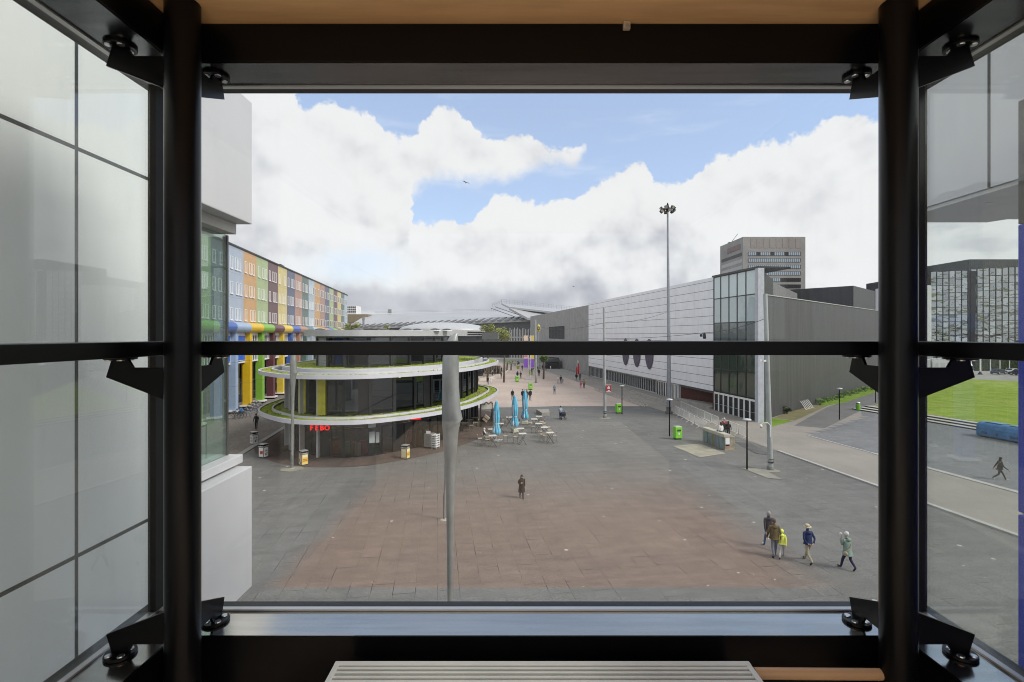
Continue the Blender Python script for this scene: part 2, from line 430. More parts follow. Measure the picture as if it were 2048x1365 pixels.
# ------------------------------------------------------------------ the window bay we look out of
XL, XR, YG = -1.71, 1.95, 2.40         # glass planes
IL, IR, YI = -1.47, 1.70, 2.18         # inner edges of sill and head
ZS, ZH, ZC = H-1.315, H+1.19, H+1.36   # sill, head soffit, ceiling
YB = -.6
bay = thing('bay_window', 'black framed glazed bay window surrounding the whole view', 'bay window', (0, 2.3, ZS-.3), world=True)
OUT = .07
def uring(mb, z0, z1, il, ir, yi, ol, orr, yo, mi=0):
    mb.box(ol, orr, yi, yo, z0, z1, mi)
    mb.box(ol, il, YB, yi, z0, z1, mi); mb.box(ir, orr, YB, yi, z0, z1, mi)
mb = MB(); uring(mb, ZH, ZC-.003, IL, IR, YI, XL-OUT, XR+OUT, YG+OUT); hd = mb.build('head_beam', K['black'], bay, bevel=.004)
mb = MB(); uring(mb, ZH-.004, ZH-.001, IL-.006, IR+.006, YI+.006, XL+.03, XR-.03, YG-.03); mb.build('head_soffit', K['soffit'], bay)
mb = MB(); uring(mb, ZS-.30, ZS-.002, IL, IR, YI, XL-OUT, XR+OUT, YG+OUT); mb.build('sill_beam', K['black'], bay)
mb = MB(); uring(mb, ZS-.001, ZS+.002, IL-.004, IR+.004, YI+.004, XL+.03, XR-.03, YG-.03); mb.build('window_sill', K['sill'], bay)
for z0, z1 in ((ZH-.012, ZH-.005), (ZS+.003, ZS+.012)):
    mb = MB(); uring(mb, z0, z1, XL+.028, XR-.028, YG-.028, XL+.002, XR-.002, YG-.002); mb.build('glazing_bead', K['alu'], bay)
mb = MB(); uring(mb, H-.088, H-.028, IL, IR, 2.15, XL+.09, XR-.09, 2.31); mb.build('mid_rail', K['black'], bay, bevel=.003)
for x0, x1 in ((XL-.002, XL+.035), (XR-.035, XR+.002)):
    mb = MB(); mb.box(x0, x1, YG-.05, YG+.004, ZS+.013, ZH-.013); mb.build('corner_post', K['rubber'], bay)
def pane(x0, x1, y0, y1, z0, z1, m):
    MB().box(x0, x1, y0, y1, z0, z1).build('glass_pane', m, bay)
for z0, z1 in ((ZS+.004, H-.0525), (H-.0505, ZH-.004)):
    pane(XL+.037, XR-.037, YG, YG+.01, z0, z1, K['glass'])
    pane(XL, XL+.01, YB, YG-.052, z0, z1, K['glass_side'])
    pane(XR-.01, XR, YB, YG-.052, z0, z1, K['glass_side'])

def bracket(parent, sgn, direction, zt, up):
    """plate from a column to a bolted disc on the frame; up=+1 hangs below, -1 stands above"""
    cx, cy = parent.location.x, parent.location.y
    L = .305 if direction == 'side' else .27
    prof = [(.05, -.045), (.20, -.045), (.225, -.004), (.285, -.004), (.31, -.085), (.05, -.185)]
    if direction == 'front': prof = [(a*.93, b) for a, b in prof]
    t = .012
    if direction == 'side':
        f = lambda a, z: Vector((cx + sgn*a, cy - t/2, zt + up*z)); vec = (0, t, 0)
    else:
        f = lambda a, z: Vector((cx - t/2, cy + a, zt + up*z)); vec = (t, 0, 0)
    pl = MB().extr([f(a, z) for a, z in prof], vec).build('bracket', K['black'], parent)
    dc = f(.255*(1 if direction == 'side' else .93), 0)
    zz = zt + up*(-.001)
    mb = MB(); mb.lathe([(.056, -.012), (.058, -.009), (.058, 0)] if up > 0 else [(.058, 0), (.058, .009), (.056, .012)], 24, (dc.x, dc.y + t/2*(direction == 'side'), zt), smooth=False)
    dk = mb.build('disc', K['black'], pl, off=parent.location)
    for k in range(4):
        mb = MB(); a = R(45+90*k); c = Vector((dc.x + .036*math.cos(a), dc.y + .036*math.sin(a), zt))
        mb.lathe([(.0125, -.017), (.014, -.0125)] if up > 0 else [(.014, .0125), (.0125, .017)], 10, c, 0, smooth=False)
        mb.build('bolt', K['steel'], pl, off=parent.location)
for cx, sgn, lab in ((-1.35, -1, 'left'), (1.583, 1, 'right')):
    t = thing('steel_column', 'round black steel column, the %s of the two framing the middle window' % lab, 'column', (cx, 2.05, ZS-.95), group='columns inside the bay', world=True)
    MB().tube([(cx, 2.05, ZS-.95), (cx, 2.05, ZC-.002)], .0655, 40).build('shaft', K['black'], t)
    for zt, up in ((ZH-.005, 1), (H-.089, 1), (ZS+.004, -1)):
        bracket(t, sgn, 'side', zt, up); bracket(t, sgn, 'front', zt, up)
def wood(name, col):
    m, g, b = newmat(name); p = g.pos()
    n = g.noise(g.mapping(p, sc=(.6, 5, 5)), 3, 5, .6)
    g.put(b.inputs['Base Color'], g.mix(g.ss(n, .3, .7), sc3(col, .88), sc3(col, 1.1))); b.inputs['Roughness'].default_value = .4
    return m
ceil_m = wood('ochre_ceiling', (.97, .57, .28))
mb = MB(); mb.box(XL-OUT, XR+OUT, -1.9, YG+OUT, ZC, ZC+.35); tag(mb.build('ceiling', ceil_m), kind='structure')
mb = MB(); mb.box(XL-.06, XR+.06, -4.5, YG+OUT, ZS-.65, ZS-.301); tag(mb.build('floor', M('bounce_floor', (.88, .72, .54), .6)), kind='structure')  # floor colour raised to bounce daylight up onto the ceiling
# small clip on the beam
t = thing('sensor_clip', 'small cream plastic clip fixed to the black head beam', 'sensor', (.497, YI-.004, ZC-.004), world=True)
c0 = Vector((.497, YI, ZC))
mb = MB(); mb.obox(c0 + Vector((0, -.012, -.02)), (.03, .02, .034)); mb.build('body', M('cream_plastic', (.6, .5, .38), .5, var=.05), t, bevel=.003)
mb = MB(); mb.obox(c0 + Vector((.002, -.024, -.026)), (.016, .004, .014)); mb.build('lens', K['steel'], t)
# radiator
RX0, RX1, RZ = -.73, .98, H-1.35
t = thing('radiator', 'pale slatted radiator grille below the black window sill', 'radiator', (0, 1.9, RZ-.6), world=True)
rm = M('radiator_enamel', (.74, .74, .68), .4, var=.05, scale=4)
mb = MB(); mb.box(RX0, RX1, 2.045, 2.07, RZ-.012, RZ); mb.box(RX0, RX0+.022, 1.7, 2.045, RZ-.012, RZ-.001); mb.box(RX1-.022, RX1, 1.7, 2.045, RZ-.012, RZ-.001); mb.build('top_frame', rm, t, bevel=.002)
mb = MB()
for k in range(13):
    y = 2.038 - k*.026; mb.box(RX0+.022, RX1-.022, y-.0115, y, RZ-.016, RZ-.004)
mb.build('grille', rm, t)
mb = MB(); mb.box(RX0+.004, RX1-.004, 1.71, 2.06, RZ-.55, RZ-.03); mb.build('body', K['black_matt'], t)
pipe_m = M('orange_lit_pipe', (.62, .38, .2), .35, var=.06)  # orange of warm lamplight put into the pipe's base colour
tag(MB().tube([(1.0, 2.06, RZ-.045), (1.62, 2.06, RZ-.05)], .022, 14).build('heating_pipe', pipe_m), 'orange lit heating pipe running right from the radiator end', 'pipe')

# ------------------------------------------------------------------ neighbouring parts of our own building
def panelmat(name, col, yj, zj, w=.022):
    m, g, b = newmat(name); p = g.pos(); s = g.sep(p)
    ln = None
    for v, js in ((s[1], yj), (s[2], zj)):
        for j in js:
            e = g.m('LESS_THAN', g.m('ABSOLUTE', g.m('SUBTRACT', v, j)), w)
            ln = e if ln is None else g.m('MAXIMUM', ln, e)
    c = g.mix(g.ss(g.noise(g.mapping(p, sc=(1, 1, .25)), 2.2, 6, .65), .3, .75), sc3(col, .93), sc3(col, 1.04))
    sp_ = g.ss(g.noise(p, 40, 2), .76, .82)
    c = g.mix(g.m('MULTIPLY', sp_, .4), c, (.2, .2, .19))
    g.put(b.inputs['Base Color'], g.mix(ln, c, (.03, .03, .03)))
    g.put(b.inputs['Normal'], g.bump(g.m('MULTIPLY', ln, -1), .8, .02))
    b.inputs['Roughness'].default_value = .35
    return m
ZU, ZL = H+1.06, H-1.262
nb = thing('panelled_facade', 'white panelled facade beside the left window with a glazed corner', 'facade', (-2.6, 2, 0), world=True)
pm = panelmat('white_panel', (.86, .87, .865), [2.87], [ZU+.01, ZL-.01], .012)
mb = MB(); mb.box(-2.9, -2.5, -6, 3.72, 0, H+2.25); mb.build('wall_panel', pm, nb)
wm = M('white_panel_plain', (.56, .565, .57), .35, var=.04, scale=1.2)
mb = MB(); mb.box(-9, -2.5, 3.72, 4.81, ZU, H+2.23); mb.box(-9, -2.5, -6, 3.72, H+2.251, H+2.30); mb.build('upper_spandrel', wm, nb, bevel=.008)
mb = MB(); mb.box(-9, -2.5, 3.72, 4.81, H-2.42, ZL); mb.build('lower_spandrel', wm, nb, bevel=.008)
mb = MB(); mb.box(-9, -2.64, 3.72, 4.79, ZU-.10, ZU-.002); mb.build('soffit_trim', M('trim_grey', (.5, .49, .46), .5), nb, bevel=.004)
mb = MB(); mb.box(-9, -2.62, 3.72, 4.87, ZL+.02, ZL+.10); mb.build('window_ledge', wm, nb, bevel=.006)
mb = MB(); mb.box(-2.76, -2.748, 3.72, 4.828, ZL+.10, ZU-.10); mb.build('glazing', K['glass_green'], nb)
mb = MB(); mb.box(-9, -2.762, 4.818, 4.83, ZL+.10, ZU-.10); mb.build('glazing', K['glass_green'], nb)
mb = MB(); mb.box(-2.765, -2.742, 4.815, 4.838, ZL+.101, ZU-.101); mb.box(-2.80, -2.765, 4.835, 4.85, ZL+.101, ZU-.101); mb.build('corner_mullion', M('mullion_grey', (.06, .06, .058), .4), nb)
mb = MB(); mb.box(-9, -2.92, -6, 4.7, H-2.6, ZL-1.2); mb.box(-9, -2.92, -6, 4.7, ZU+.4, ZU+.7); mb.box(-9.2, -9, -6, 4.8, 0, H+2.2); mb.build('room_shell', M('room_shell', (.30, .30, .28), .8), nb)
mb = MB(); mb.box(-70, 60, -30, -12, 0, 9.3); mb.build('unseen_rear_block', M('unseen_rear_block', (.16, .16, .165), .7, var=.3, scale=.3), nb)  # unseen dark block added behind the camera to darken reflections in the glass
mb = MB(); mb.box(-9, -2.95, 4.0, 4.75, 0, H-2.43); mb.build('base_wall', M('base_wall', (.2, .2, .2), .8), nb)

ru = thing('overhanging_facade', 'grey panelled upper storey overhanging beyond the right window', 'facade', (3.6, 3, H), world=True)
pr = panelmat('grey_panel', (.72, .72, .735), [3.44/.954], [], .012)
mb = MB(); mb.box(3.44, 9, 2.6, 4.6, H+1.062, H+3.4); mb.build('wall_panel', pr, ru)
mb = MB()
xs = 3.46
mb.extr([(xs, 2.62, H+1.059), (xs, 4.58, H+1.059), (4.35, 4.58, H+1.059), (4.7, 3.9, H+1.059), (8.9, 3.5, H+1.059), (8.9, 2.62, H+1.059)], (0, 0, -.03)); mb.build('soffit', M('soffit_grey', (.72, .72, .69), .6, var=.05), ru)
mb = MB(); mb.tube([(3.72, 3.9, H+1.022), (3.72, 3.9, H+1.028)], .03, 12); mb.build('downlight', K['white'], ru)
bl = thing('blue_pillar', 'glossy cobalt blue pillar outside the right hand window', 'pillar', (2.5, 1.6, 0), world=True)
bm_ = M('cobalt_lacquer', (.004, .05, .80), .3, var=.1, scale=1)
mb = MB(); mb.box(2.30, 2.75, .6, 2.275, 0, H-.815); mb.build('shaft', bm_, bl, bevel=.006)
mb = MB(); mb.box(2.30, 2.75, .6, 2.275, H-.805, H+.5); mb.build('shaft', bm_, bl, bevel=.006)
mb = MB(); mb.box(2.31, 2.74, .62, 2.262, H-.816, H-.804); mb.build('joint', K['white'], bl)
mb = MB(); mb.box(2.302, 2.748, .602, 2.273, H+.502, H+1.06); mb.build('head', M('pillar_head', (.12, .115, .115), .5), bl)
# ------------------------------------------------------------------ ground
def sheet(name, poly, z, m, kind='structure'):
    mb = MB(); mb.add([(p[0], p[1], z) for p in poly], [tuple(range(len(poly)))])
    o = mb.build(name, m)
    if o.data.polygons[0].normal.z < 0: o.data.flip_normals()
    return tag(o, kind=kind)
sheet('ground', [(-2500, -200), (2500, -200), (2500, 4000), (-2500, 4000)], 0, ground_mat('far_paving', (.33, .315, .295), (.27, .265, .25), .05))
KL = lambda Y: -23.5 + UX*(Y-42)          # kerb left of the square
KR = lambda Y: 24 - .125*(Y-44.7)         # kerb right of the square
K2 = lambda Y: 30.7 - .153*(Y-52.2)
sheet('square', [(KL(-5), -5), (KR(-5), -5), (KR(62), 62), (20.0, 73.5), (-33, 73.5), (KL(60), 60)], .004,
      slab_material('grey_slabs', (.136, .133, .125), (.168, .165, .155), (.198, .145, .115)))
sheet('pink_pavement', [(-33, 73.5), (20.5, 73.5), (14.5, 112), (3, 190), (-60, 190), (-50, 100)], .008,
      ground_mat('pink_bricks', (.44, .355, .305), (.50, .415, .36), .12, brick=None))
sheet('kerb_strip', [(-6, 71.6), (1.8, 72.6), (6, 73.3), (6, 74.1), (1.5, 73.7), (-6, 73.2)], .012, ground_mat('pale_kerb', (.46, .43, .39)))
sheet('pavement', [(KL(-5)-.01, -5), (KL(190), 190), (KL(190)-40, 190), (-70, -5)], .016,
      ground_mat('brown_pavement', (.215, .185, .16), (.185, .16, .14), .3, brick=(.4, .2)))
kerb_m = ground_mat('kerb_concrete', (.36, .345, .32), (.30, .29, .27), .8)
mb = MB(); mb.extr([(KL(0)-.25, 0, 0), (KL(0)+.25, 0, 0), (KL(74)+.25, 74, 0), (KL(74)-.25, 74, 0)], (0, 0, .10)); tag(mb.build('kerb', kerb_m), kind='structure')
road_m = ground_mat('road_concrete', (.285, .265, .235), (.245, .23, .205), .25)
sheet('road', [(KR(-5), -5), (K2(-5), -5), (K2(52.2), 52.2), (46.5, 64.5), (60, 77), (85, 102), (80, 112), (31, 62), (20, 128), (14.4, 112), (20.2, 73.4), (KR(62), 62)], .020, road_m)
pale_m = ground_mat('pale_kerb_b', (.42, .41, .39), (.37, .36, .34), 1.5)
mb = MB(); mb.extr([(KR(5)-.2, 5, 0), (KR(5)+.2, 5, 0), (KR(45)+.12, 45, 0), (KR(45)-.12, 45, 0)], (0, 0, .10)); tag(mb.build('kerb', pale_m), kind='structure')
saw = [(K2(-5), -5), (K2(52.2), 52.2)]
for k in range(11):
    a = k/11.0; b_ = (k+1)/11.0
    saw.append((30.9 + 15.4*a + .9, 52.4 + 12.2*a)); saw.append((30.9 + 15.4*b_ - 1.0, 52.4 + 12.2*b_ + .1))
saw += [(48.1, 69), (60, 10), (60, -5)]
sheet('courtyard', saw, .024, slab_material('court_slabs', (.150, .155, .160), (.185, .190, .193), None, size=(1.2, .6), moss=.1))
mb = MB(); mb.extr([(K2(5)-.25, 5, 0), (K2(5)+.25, 5, 0), (K2(44)+.25, 44, 0), (K2(44)-.25, 44, 0)], (0, 0, .07)); mb.extr([(K2(44)-.1, 44.02, 0), (K2(44)+.1, 44.02, 0), (K2(52)+.1, 52, 0), (K2(52)-.1, 52, 0)], (0, 0, .06)); tag(mb.build('kerb', pale_m), kind='structure')
sheet('path', [G(1588, 852), G(1655, 815), G(1763, 779), G(1850, 752), G(1850, 762), G(1763, 806), G(1722, 822), G(1650, 857)], .028, ground_mat('asphalt', (.16, .16, .155), (.135, .135, .13), .3))
gm = grass_mat('grass_blades')
sheet('verge', [G(1629, 806), G(1700, 785), G(1763, 768), G(1790, 764), G(1780, 775), G(1690, 806), G(1645, 813)], .032, gm, 'stuff')
sheet('grass_patch', [G(1522, 846), G(1546, 837), G(1586, 843), G(1545, 854)], .032, gm, 'stuff')
sheet('mossy_pavement', [G(1548, 836.5), G(1628, 805.5), G(1656, 812), G(1590, 842)], .031, ground_mat('mossy_slabs', (.21, .18, .10), (.15, .15, .07), .5))
# raised lawn and its three broad steps
B0 = lambda Y, k: 49.7 + .92*k - .2*(Y-61.5)
step_m = ground_mat('step_concrete', (.46, .45, .40), (.40, .39, .35), .6)
riser = M('step_riser', (.02, .02, .02), .8)
for k in range(3):
    mb = MB(); z = .17*(k+1)
    mb.extr([(B0(70.5, k), 70.5, z-.17), (B0(20, k), 20, z-.17), (B0(20, k+1)+.3, 20, z-.17), (B0(70.5, k+1)+.3, 70.5, z-.17)], (0, 0, .155), 0)
    for f in range(len(mb.f)): mb.m[f] = 1
    mb.extr([(B0(70.5, k)-.05, 70.5, z-.05), (B0(20, k)-.05, 20, z-.05), (B0(20, k+1)+.3, 20, z-.05), (B0(70.5, k+1)+.3, 70.5, z-.05)], (0, 0, .05), 0)
    tag(mb.build('step', [step_m, riser]), kind='structure')
lawn_poly = [(B0(70, 3), 70), (100.8, 115), (150, 62), (150, 20), (B0(20, 3), 20)]
mb = MB(); mb.prism(lawn_poly, .0, .54); tag(mb.build('lawn', grass_mat('lawn_grass', (.19, .28, .025), (.28, .37, .05), (.36, .35, .11), .5)), kind='stuff')

# ------------------------------------------------------------------ facade of many colours (left)
u2 = Vector((UX, 1, 0)) / UN
def frame(ox, oy, inward):
    v2 = Vector((-1, UX, 0))/UN * (1 if inward < 0 else -1)
    o = Vector((ox, oy, 0))
    return lambda s, t, z: o + u2*s + v2*t + Vector((0, 0, z))
LB = frame(-37.16, 65.5, -1)
lb = thing('striped_building', 'long low block with vertical stripes of many colours and small white framed windows', 'building', LB(0, 0, 0), world=True)
PAL = dict(grey=(.33, .41, .53), orange=(.60, .31, .065), green=(.36, .47, .19), maroon=(.145, .065, .075), yellow=(.62, .50, .13), navy=(.09, .11, .20), salmon=(.42, .22, .145), dgreen=(.10, .17, .155), sky=(.36, .47, .56), blue=(.08, .13, .38))
order = ['navy', 'maroon', 'yellow', 'green', 'navy', 'grey', 'orange', 'green', 'maroon', 'yellow', 'navy', 'salmon', 'dgreen', 'sky', 'orange', 'salmon', 'navy', 'green', 'maroon', 'yellow', 'dgreen', 'sky']
SW = 5.1*UN; K0 = -5
PAL = {k: tuple(.72*c + .28*(.06 + .9*sum(v)/3) + .03 for c in v) for k, v in PAL.items()}
cols = {k: lined('stripe_' + k, v, sc3(v, .6), 'z', 3.3, .02, .5, var=.05, off=1.0) for k, v in PAL.items()}
NS = len(order)
for i, c in enumerate(order):
    s0 = (K0+i)*SW; mb = MB(); mb.box(s0, s0+SW, 0, .35, 11.7, 22.4, 0, LB); o = mb.build('stripe_panel', cols[c], lb); o['label'] = {'grey': 'pale blue', 'sky': 'light blue', 'dgreen': 'dark green', 'navy': 'navy blue'}.get(c, c) + ' stripe of the facade'
mb = MB(); mb.box(K0*SW, (K0+NS)*SW, .36, 14, 6.5, 22.35, 0, LB); mb.build('wall', M('rear_wall', (.3, .3, .3), .7), lb)
mb = MB(); mb.box(K0*SW-.1, (K0+NS)*SW+.15, -.12, 14.2, 22.41, 22.66, 0, LB)
for k in range(14):
    s = (rnd.random()*NS+K0)*SW; mb.box(s, s+rnd.uniform(.4, 1.6), 1, 2.5, 22.66, 22.66+rnd.uniform(.2, .7), 0, LB)
mb.build('roof_edge', M('roof_edge', (.05, .05, .055), .6), lb)
# window: one mesh pair shared by all
wmb = MB(); W_, Hh = .80, 1.68
for x0, x1, z0, z1 in ((0, .09, 0, Hh), (W_-.09, W_, 0, Hh), (.09, W_-.09, 0, .11), (.09, W_-.09, Hh-.08, Hh)): wmb.box(x0, x1, -.07, .08, z0, z1)
wmb.box(-.06, W_+.06, -.13, -.071, -.05, .04)
wframe = wmb.build('window', K['white']); wpane = MB().add([(.09, .02, .11), (W_-.09, .02, .11), (W_-.09, .02, Hh-.08), (.09, .02, Hh-.08)], [(0, 1, 2, 3)]).build('pane', darkglass('window_pane', (.03, .035, .04), .08, f=.6), wframe)
far = MB(); count = 0; firstw = True
wl = []
for i in range(NS):
    for r, z in enumerate((12.45, 15.95, 19.3)):
        for j, s in enumerate((.45, 2.15, 3.35)):
            if i in (9, 14) and j == 1 and r == 2: continue
            wl.append(((K0+i)*SW + s + (.35 if (r+i) % 3 == 0 and j else 0) + (.15 if (i % 2) and j == 0 else 0), z))
wl = [w for w in wl if w[0] > -2.4*SW]; wl.sort(key=lambda w: w[0])
for n, (s, z) in enumerate(wl):
    if n < 100:
        o = wframe if n == 0 else copy_tree(wframe)
        o.parent = lb; o.location = LB(s, 0, z) - lb.location; o.rotation_euler = (0, 0, AU)
    else:
        far.box(s, s+W_, -.07, .0, z, z+Hh, 0, LB); far.box(s+.13, s+W_-.13, -.08, -.071, z+.12, z+Hh-.1, 1, LB)
tag(far.build('distant_windows', [K['white'], K['dglass']], lb), kind='stuff')
# rounded tube along the foot of the stripes, in other colours
tcol = {'grey': (.33, .43, .58), 'orange': (.72, .47, .02), 'green': (.22, .45, .06), 'maroon': (.13, .05, .06), 'yellow': (.70, .52, .06), 'navy': (.06, .13, .42), 'salmon': (.42, .22, .145), 'dgreen': (.10, .17, .155), 'sky': (.36, .47, .56)}
tm = {k: M('tube_' + k, v, .35, var=.04) for k, v in tcol.items()}
for i, c in enumerate(order):
    s0 = (K0+i)*SW; mb = MB(); mb.tube([LB(s0+.02, -.45, 11.5), LB(s0+SW-.02, -.45, 11.5)], .70, 20); o = mb.build('tube_segment', tm[c], lb); o['label'] = {'grey': 'light blue', 'sky': 'light blue', 'dgreen': 'dark green', 'navy': 'royal blue', 'orange': 'yellow'}.get(c, c) + ' length of the rounded tube'
# arcade: pillars, fascia with framed units, dark shopfronts behind
mb = MB(); mb.box(K0*SW, (K0+NS)*SW, 3.2, 3.4, 0, 6.5, 0, LB); mb.build('shopfront', K['dglass'], lb)
mb = MB()
for k in range(NS*4):
    s = K0*SW + k*SW/4; mb.box(s, s+.09, 3.1, 3.2, 0, 6.45, 0, LB)
mb.box(K0*SW, (K0+NS)*SW, 3.08, 3.2, 3.0, 3.15, 0, LB); mb.build('shopfront_frame', M('shop_frame', (.12, .11, .10), .5), lb)
mb = MB(); mb.box(K0*SW, (K0+NS)*SW, .9, 14, 6.3, 6.49, 0, LB); mb.build('arcade_ceiling', M('arcade_soffit', (.3, .3, .3), .7), lb)
for i, c in enumerate(order[:14]):
    k = K0+i; s = 1.35*UN + k*SW
    mb = MB(); mb.box(s-.47, s+.47, -.55, .45, .45, 10.95, 0, LB)
    for z in (3.6, 6.8): mb.box(s-.475, s+.475, -.556, .456, z, z+.03, 1, LB)
    pl = mb.build('pillar', [tm[c], M('pillar_joint_' + c, sc3(tcol[c], .5), .5, var=0)], lb)
    pl['label'] = {'grey': 'light blue', 'navy': 'royal blue', 'orange': 'yellow', 'sky': 'light blue', 'dgreen': 'dark green'}.get(c, c) + ' square pillar'
    mb = MB(); mb.box(s-.75, s+.75, -.85, .75, .25, .45, 0, LB); mb.box(s-.62, s+.62, -.72, .62, 0, .25, 1, LB); mb.build('pillar_base', [K['white'], K['black_matt']], pl, off=lb.location)
    a, b_ = s+.55, s+SW-.55
    mb = MB()
    mb.box(a, b_, .05, .25, 6.55, 6.75, 0, LB); mb.box(a, b_, .05, .25, 10.4, 10.9, 0, LB)
    for q in (a, b_-.2): mb.box(q, q+.2, .05, .25, 6.75, 10.4, 0, LB)
    if k != 0:
        for f in (.22, .42, .62, .8): mb.box(a + (b_-a)*f, a+(b_-a)*f+.16, .06, .24, 6.75, 10.4, 0, LB)
        mb.box(a+.2, b_-.2, .07, .23, 8.0, 8.25, 0, LB)
    fr = mb.build('fascia_frame', K['white'], lb)
    mb = MB(); mb.box(a+.2, b_-.2, .14, .18, 6.75, 10.4, 0, LB); mb.build('fascia_pane', K['dglass2'], fr, off=lb.location)
# blue sign boards on the first bays
sg = M('sign_blue', (.02, .13, .62), .35, var=.04)
for k, lab in ((0, 'bright blue square sign board between the light blue and yellow pillars'), (-1, 'bright blue sign board cut off by the black column, left of the light blue pillar')):
    s = 1.35*UN + k*SW
    mb = MB(); mb.box(s+.85, s+SW-.85, -.02, .048, 6.95, 10.35, 0, LB); mb.box(s+.78, s+SW-.78, -.01, .04, 6.88, 6.95, 1, LB); mb.box(s+.78, s+SW-.78, -.01, .04, 10.35, 10.42, 1, LB)
    o = mb.build('sign_board', [sg, K['white']], None, off=LB(s+2.5, 0, 6.9)); tag(o, lab, 'sign', 'blue signs on the striped building')
s = 1.35*UN + 1*SW
mb = MB(); mb.box(s+1.0, s+2.6, 2.2, 2.3, 2.3, 5.7, 0, LB)
for z in (2.9, 3.5, 4.5): mb.box(s+1.2, s+2.3, 2.19, 2.2, z, z+.3, 1, LB)
tag(mb.build('shop_banner', [M('banner_red', (.55, .02, .02), .6), K['white']], None, off=LB(s+2, 2.2, 2.3)), 'red shop banner with white marks behind the yellow pillar', 'banner')
mb = MB(); mb.box(s+SW+.9, s+SW+3.2, 2.2, 2.3, 3.6, 5.8, 0, LB); mb.box(s+SW+1.2, s+SW+2.8, 2.19, 2.2, 4.2, 4.6, 1, LB)
tag(mb.build('shop_banner', [K['white'], M('banner_red2', (.55, .02, .02), .6)], None, off=LB(s+SW+2, 2.2, 3)), 'white shop banner with a red stripe beside the green pillar', 'banner')

# ------------------------------------------------------------------ round pavilion
ctrl = [(-24.9, 54), (-23.7, 46.6), (-20.3, 42.3), (-17.3, 40.3), (-13.1, 40.0), (-10.1, 41.5), (-6.5, 45.2), (-3.8, 50.4), (-2.3, 56.8), (-1.7, 63.3), (-3.6, 68.4), (-8, 71.8), (-14, 73), (-20.5, 70.5), (-24.3, 63.5)]
def crom(c, n):
    out = []; L = len(c)
    for i in range(L):
        p0, p1, p2, p3 = [Vector(c[(i+k-1) % L]) for k in range(4)]
        for j in range(n):
            t = j/n
            out.append(.5*((2*p1) + (p2-p0)*t + (2*p0-5*p1+4*p2-p3)*t*t + (3*p1-p0-3*p2+p3)*t**3))
    return out
PV = crom(ctrl, 9)
for _ in range(3): PV = [(PV[i-1] + PV[i]*2 + PV[(i+1) % len(PV)])/4 for i in range(len(PV))]
def inset(poly, d):
    out = []; n = len(poly)
    for i in range(n):
        t = (poly[(i+1) % n] - poly[i-1]).normalized(); out.append(poly[i] + Vector((-t.y, t.x))*d)
    return out
area = sum(PV[i-1].x*PV[i].y - PV[i].x*PV[i-1].y for i in range(len(PV)))
if area < 0: PV.reverse()
def resample(poly, step):
    pts = poly + [poly[0]]; L = [0]
    for a, b_ in zip(pts, pts[1:]): L.append(L[-1] + (b_-a).length)
    n = round(L[-1]/step); out = []; k = 0
    for i in range(n):
        d = L[-1]*i/n
        while L[k+1] < d: k += 1
        out.append(pts[k].lerp(pts[k+1], (d-L[k])/(L[k+1]-L[k])))
    return out
pv = thing('round_pavilion', 'round three storey glass pavilion with white canopies and grass topped ledges', 'building', (-13, 55, 0), world=True)
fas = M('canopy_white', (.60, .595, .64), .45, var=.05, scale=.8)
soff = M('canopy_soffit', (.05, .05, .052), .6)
sedum = grass_mat('sedum', (.25, .33, .05), (.36, .42, .08), (.38, .32, .12), 1.6)
def rings(z):
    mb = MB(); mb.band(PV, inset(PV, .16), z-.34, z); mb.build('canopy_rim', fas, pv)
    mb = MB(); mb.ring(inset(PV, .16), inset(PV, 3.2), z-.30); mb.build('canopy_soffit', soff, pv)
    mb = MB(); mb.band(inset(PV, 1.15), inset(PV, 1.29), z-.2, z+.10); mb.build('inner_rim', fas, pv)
def sedumring(name, d0, d1, z, dens):
    """a grass-topped ring with an uneven surface and tufts"""
    rr = random.Random(int(d0*10+z)); mb = MB(); n = 6
    base = resample(PV, .45); N = len(base); vs = []; fs = []
    for j in range(n+1):
        q = inset(base, d0 + (d1-d0)*j/n)
        for p in q: vs.append((p.x, p.y, z + (rr.uniform(-.03, .10) if 0 < j < n else 0)))
    for j in range(n):
        for i in range(N): fs.append((j*N+i, j*N+(i+1) % N, (j+1)*N+(i+1) % N, (j+1)*N+i))
    mb.add(vs, fs, 0, True)
    for i in range(N):
        if base[i].y > 66: continue
        for _ in range(dens):
            d = rr.uniform(d0+.05, d1-.05); p = base[i] + Vector((rr.uniform(-.25, .25), rr.uniform(-.25, .25)))
            t = (base[(i+1) % N]-base[i-1]).normalized(); p = p + Vector((-t.y, t.x))*d
            h = rr.uniform(.05, .17); a = rr.uniform(0, 3.14); w = rr.uniform(.04, .11)
            dx, dy = math.cos(a)*w, math.sin(a)*w
            mb.add([(p.x-dx, p.y-dy, z), (p.x+dx, p.y+dy, z), (p.x+dx*.5+rr.uniform(-.05, .05), p.y+dy*.5, z+h)], [(0, 1, 2)])
    o = mb.build(name, sedum, pv); return tag(o, kind='stuff')
rings(3.62); rings(7.27)
sedumring('sedum_strip', .17, 1.14, 3.52, 4); sedumring('sedum_strip', 1.30, 2.75, 3.55, 5)
sedumring('sedum_strip', .17, 1.14, 7.17, 4)
mb = MB(); mb.band(inset(PV, 2.0), inset(PV, 2.2), 7.15, 7.62); mb.build('parapet', fas, pv)
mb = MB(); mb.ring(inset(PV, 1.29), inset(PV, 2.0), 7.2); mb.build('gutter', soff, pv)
sedumring('sedum_roof', 2.21, 5.2, 7.50, 6)
mull = M('pavilion_mullion', (.010, .0105, .012), .4); finw = M('pavilion_fin', (.5, .5, .5), .5, var=.05)
inner = M('pavilion_core', (.05, .04, .035), .8, var=.5, scale=.8)
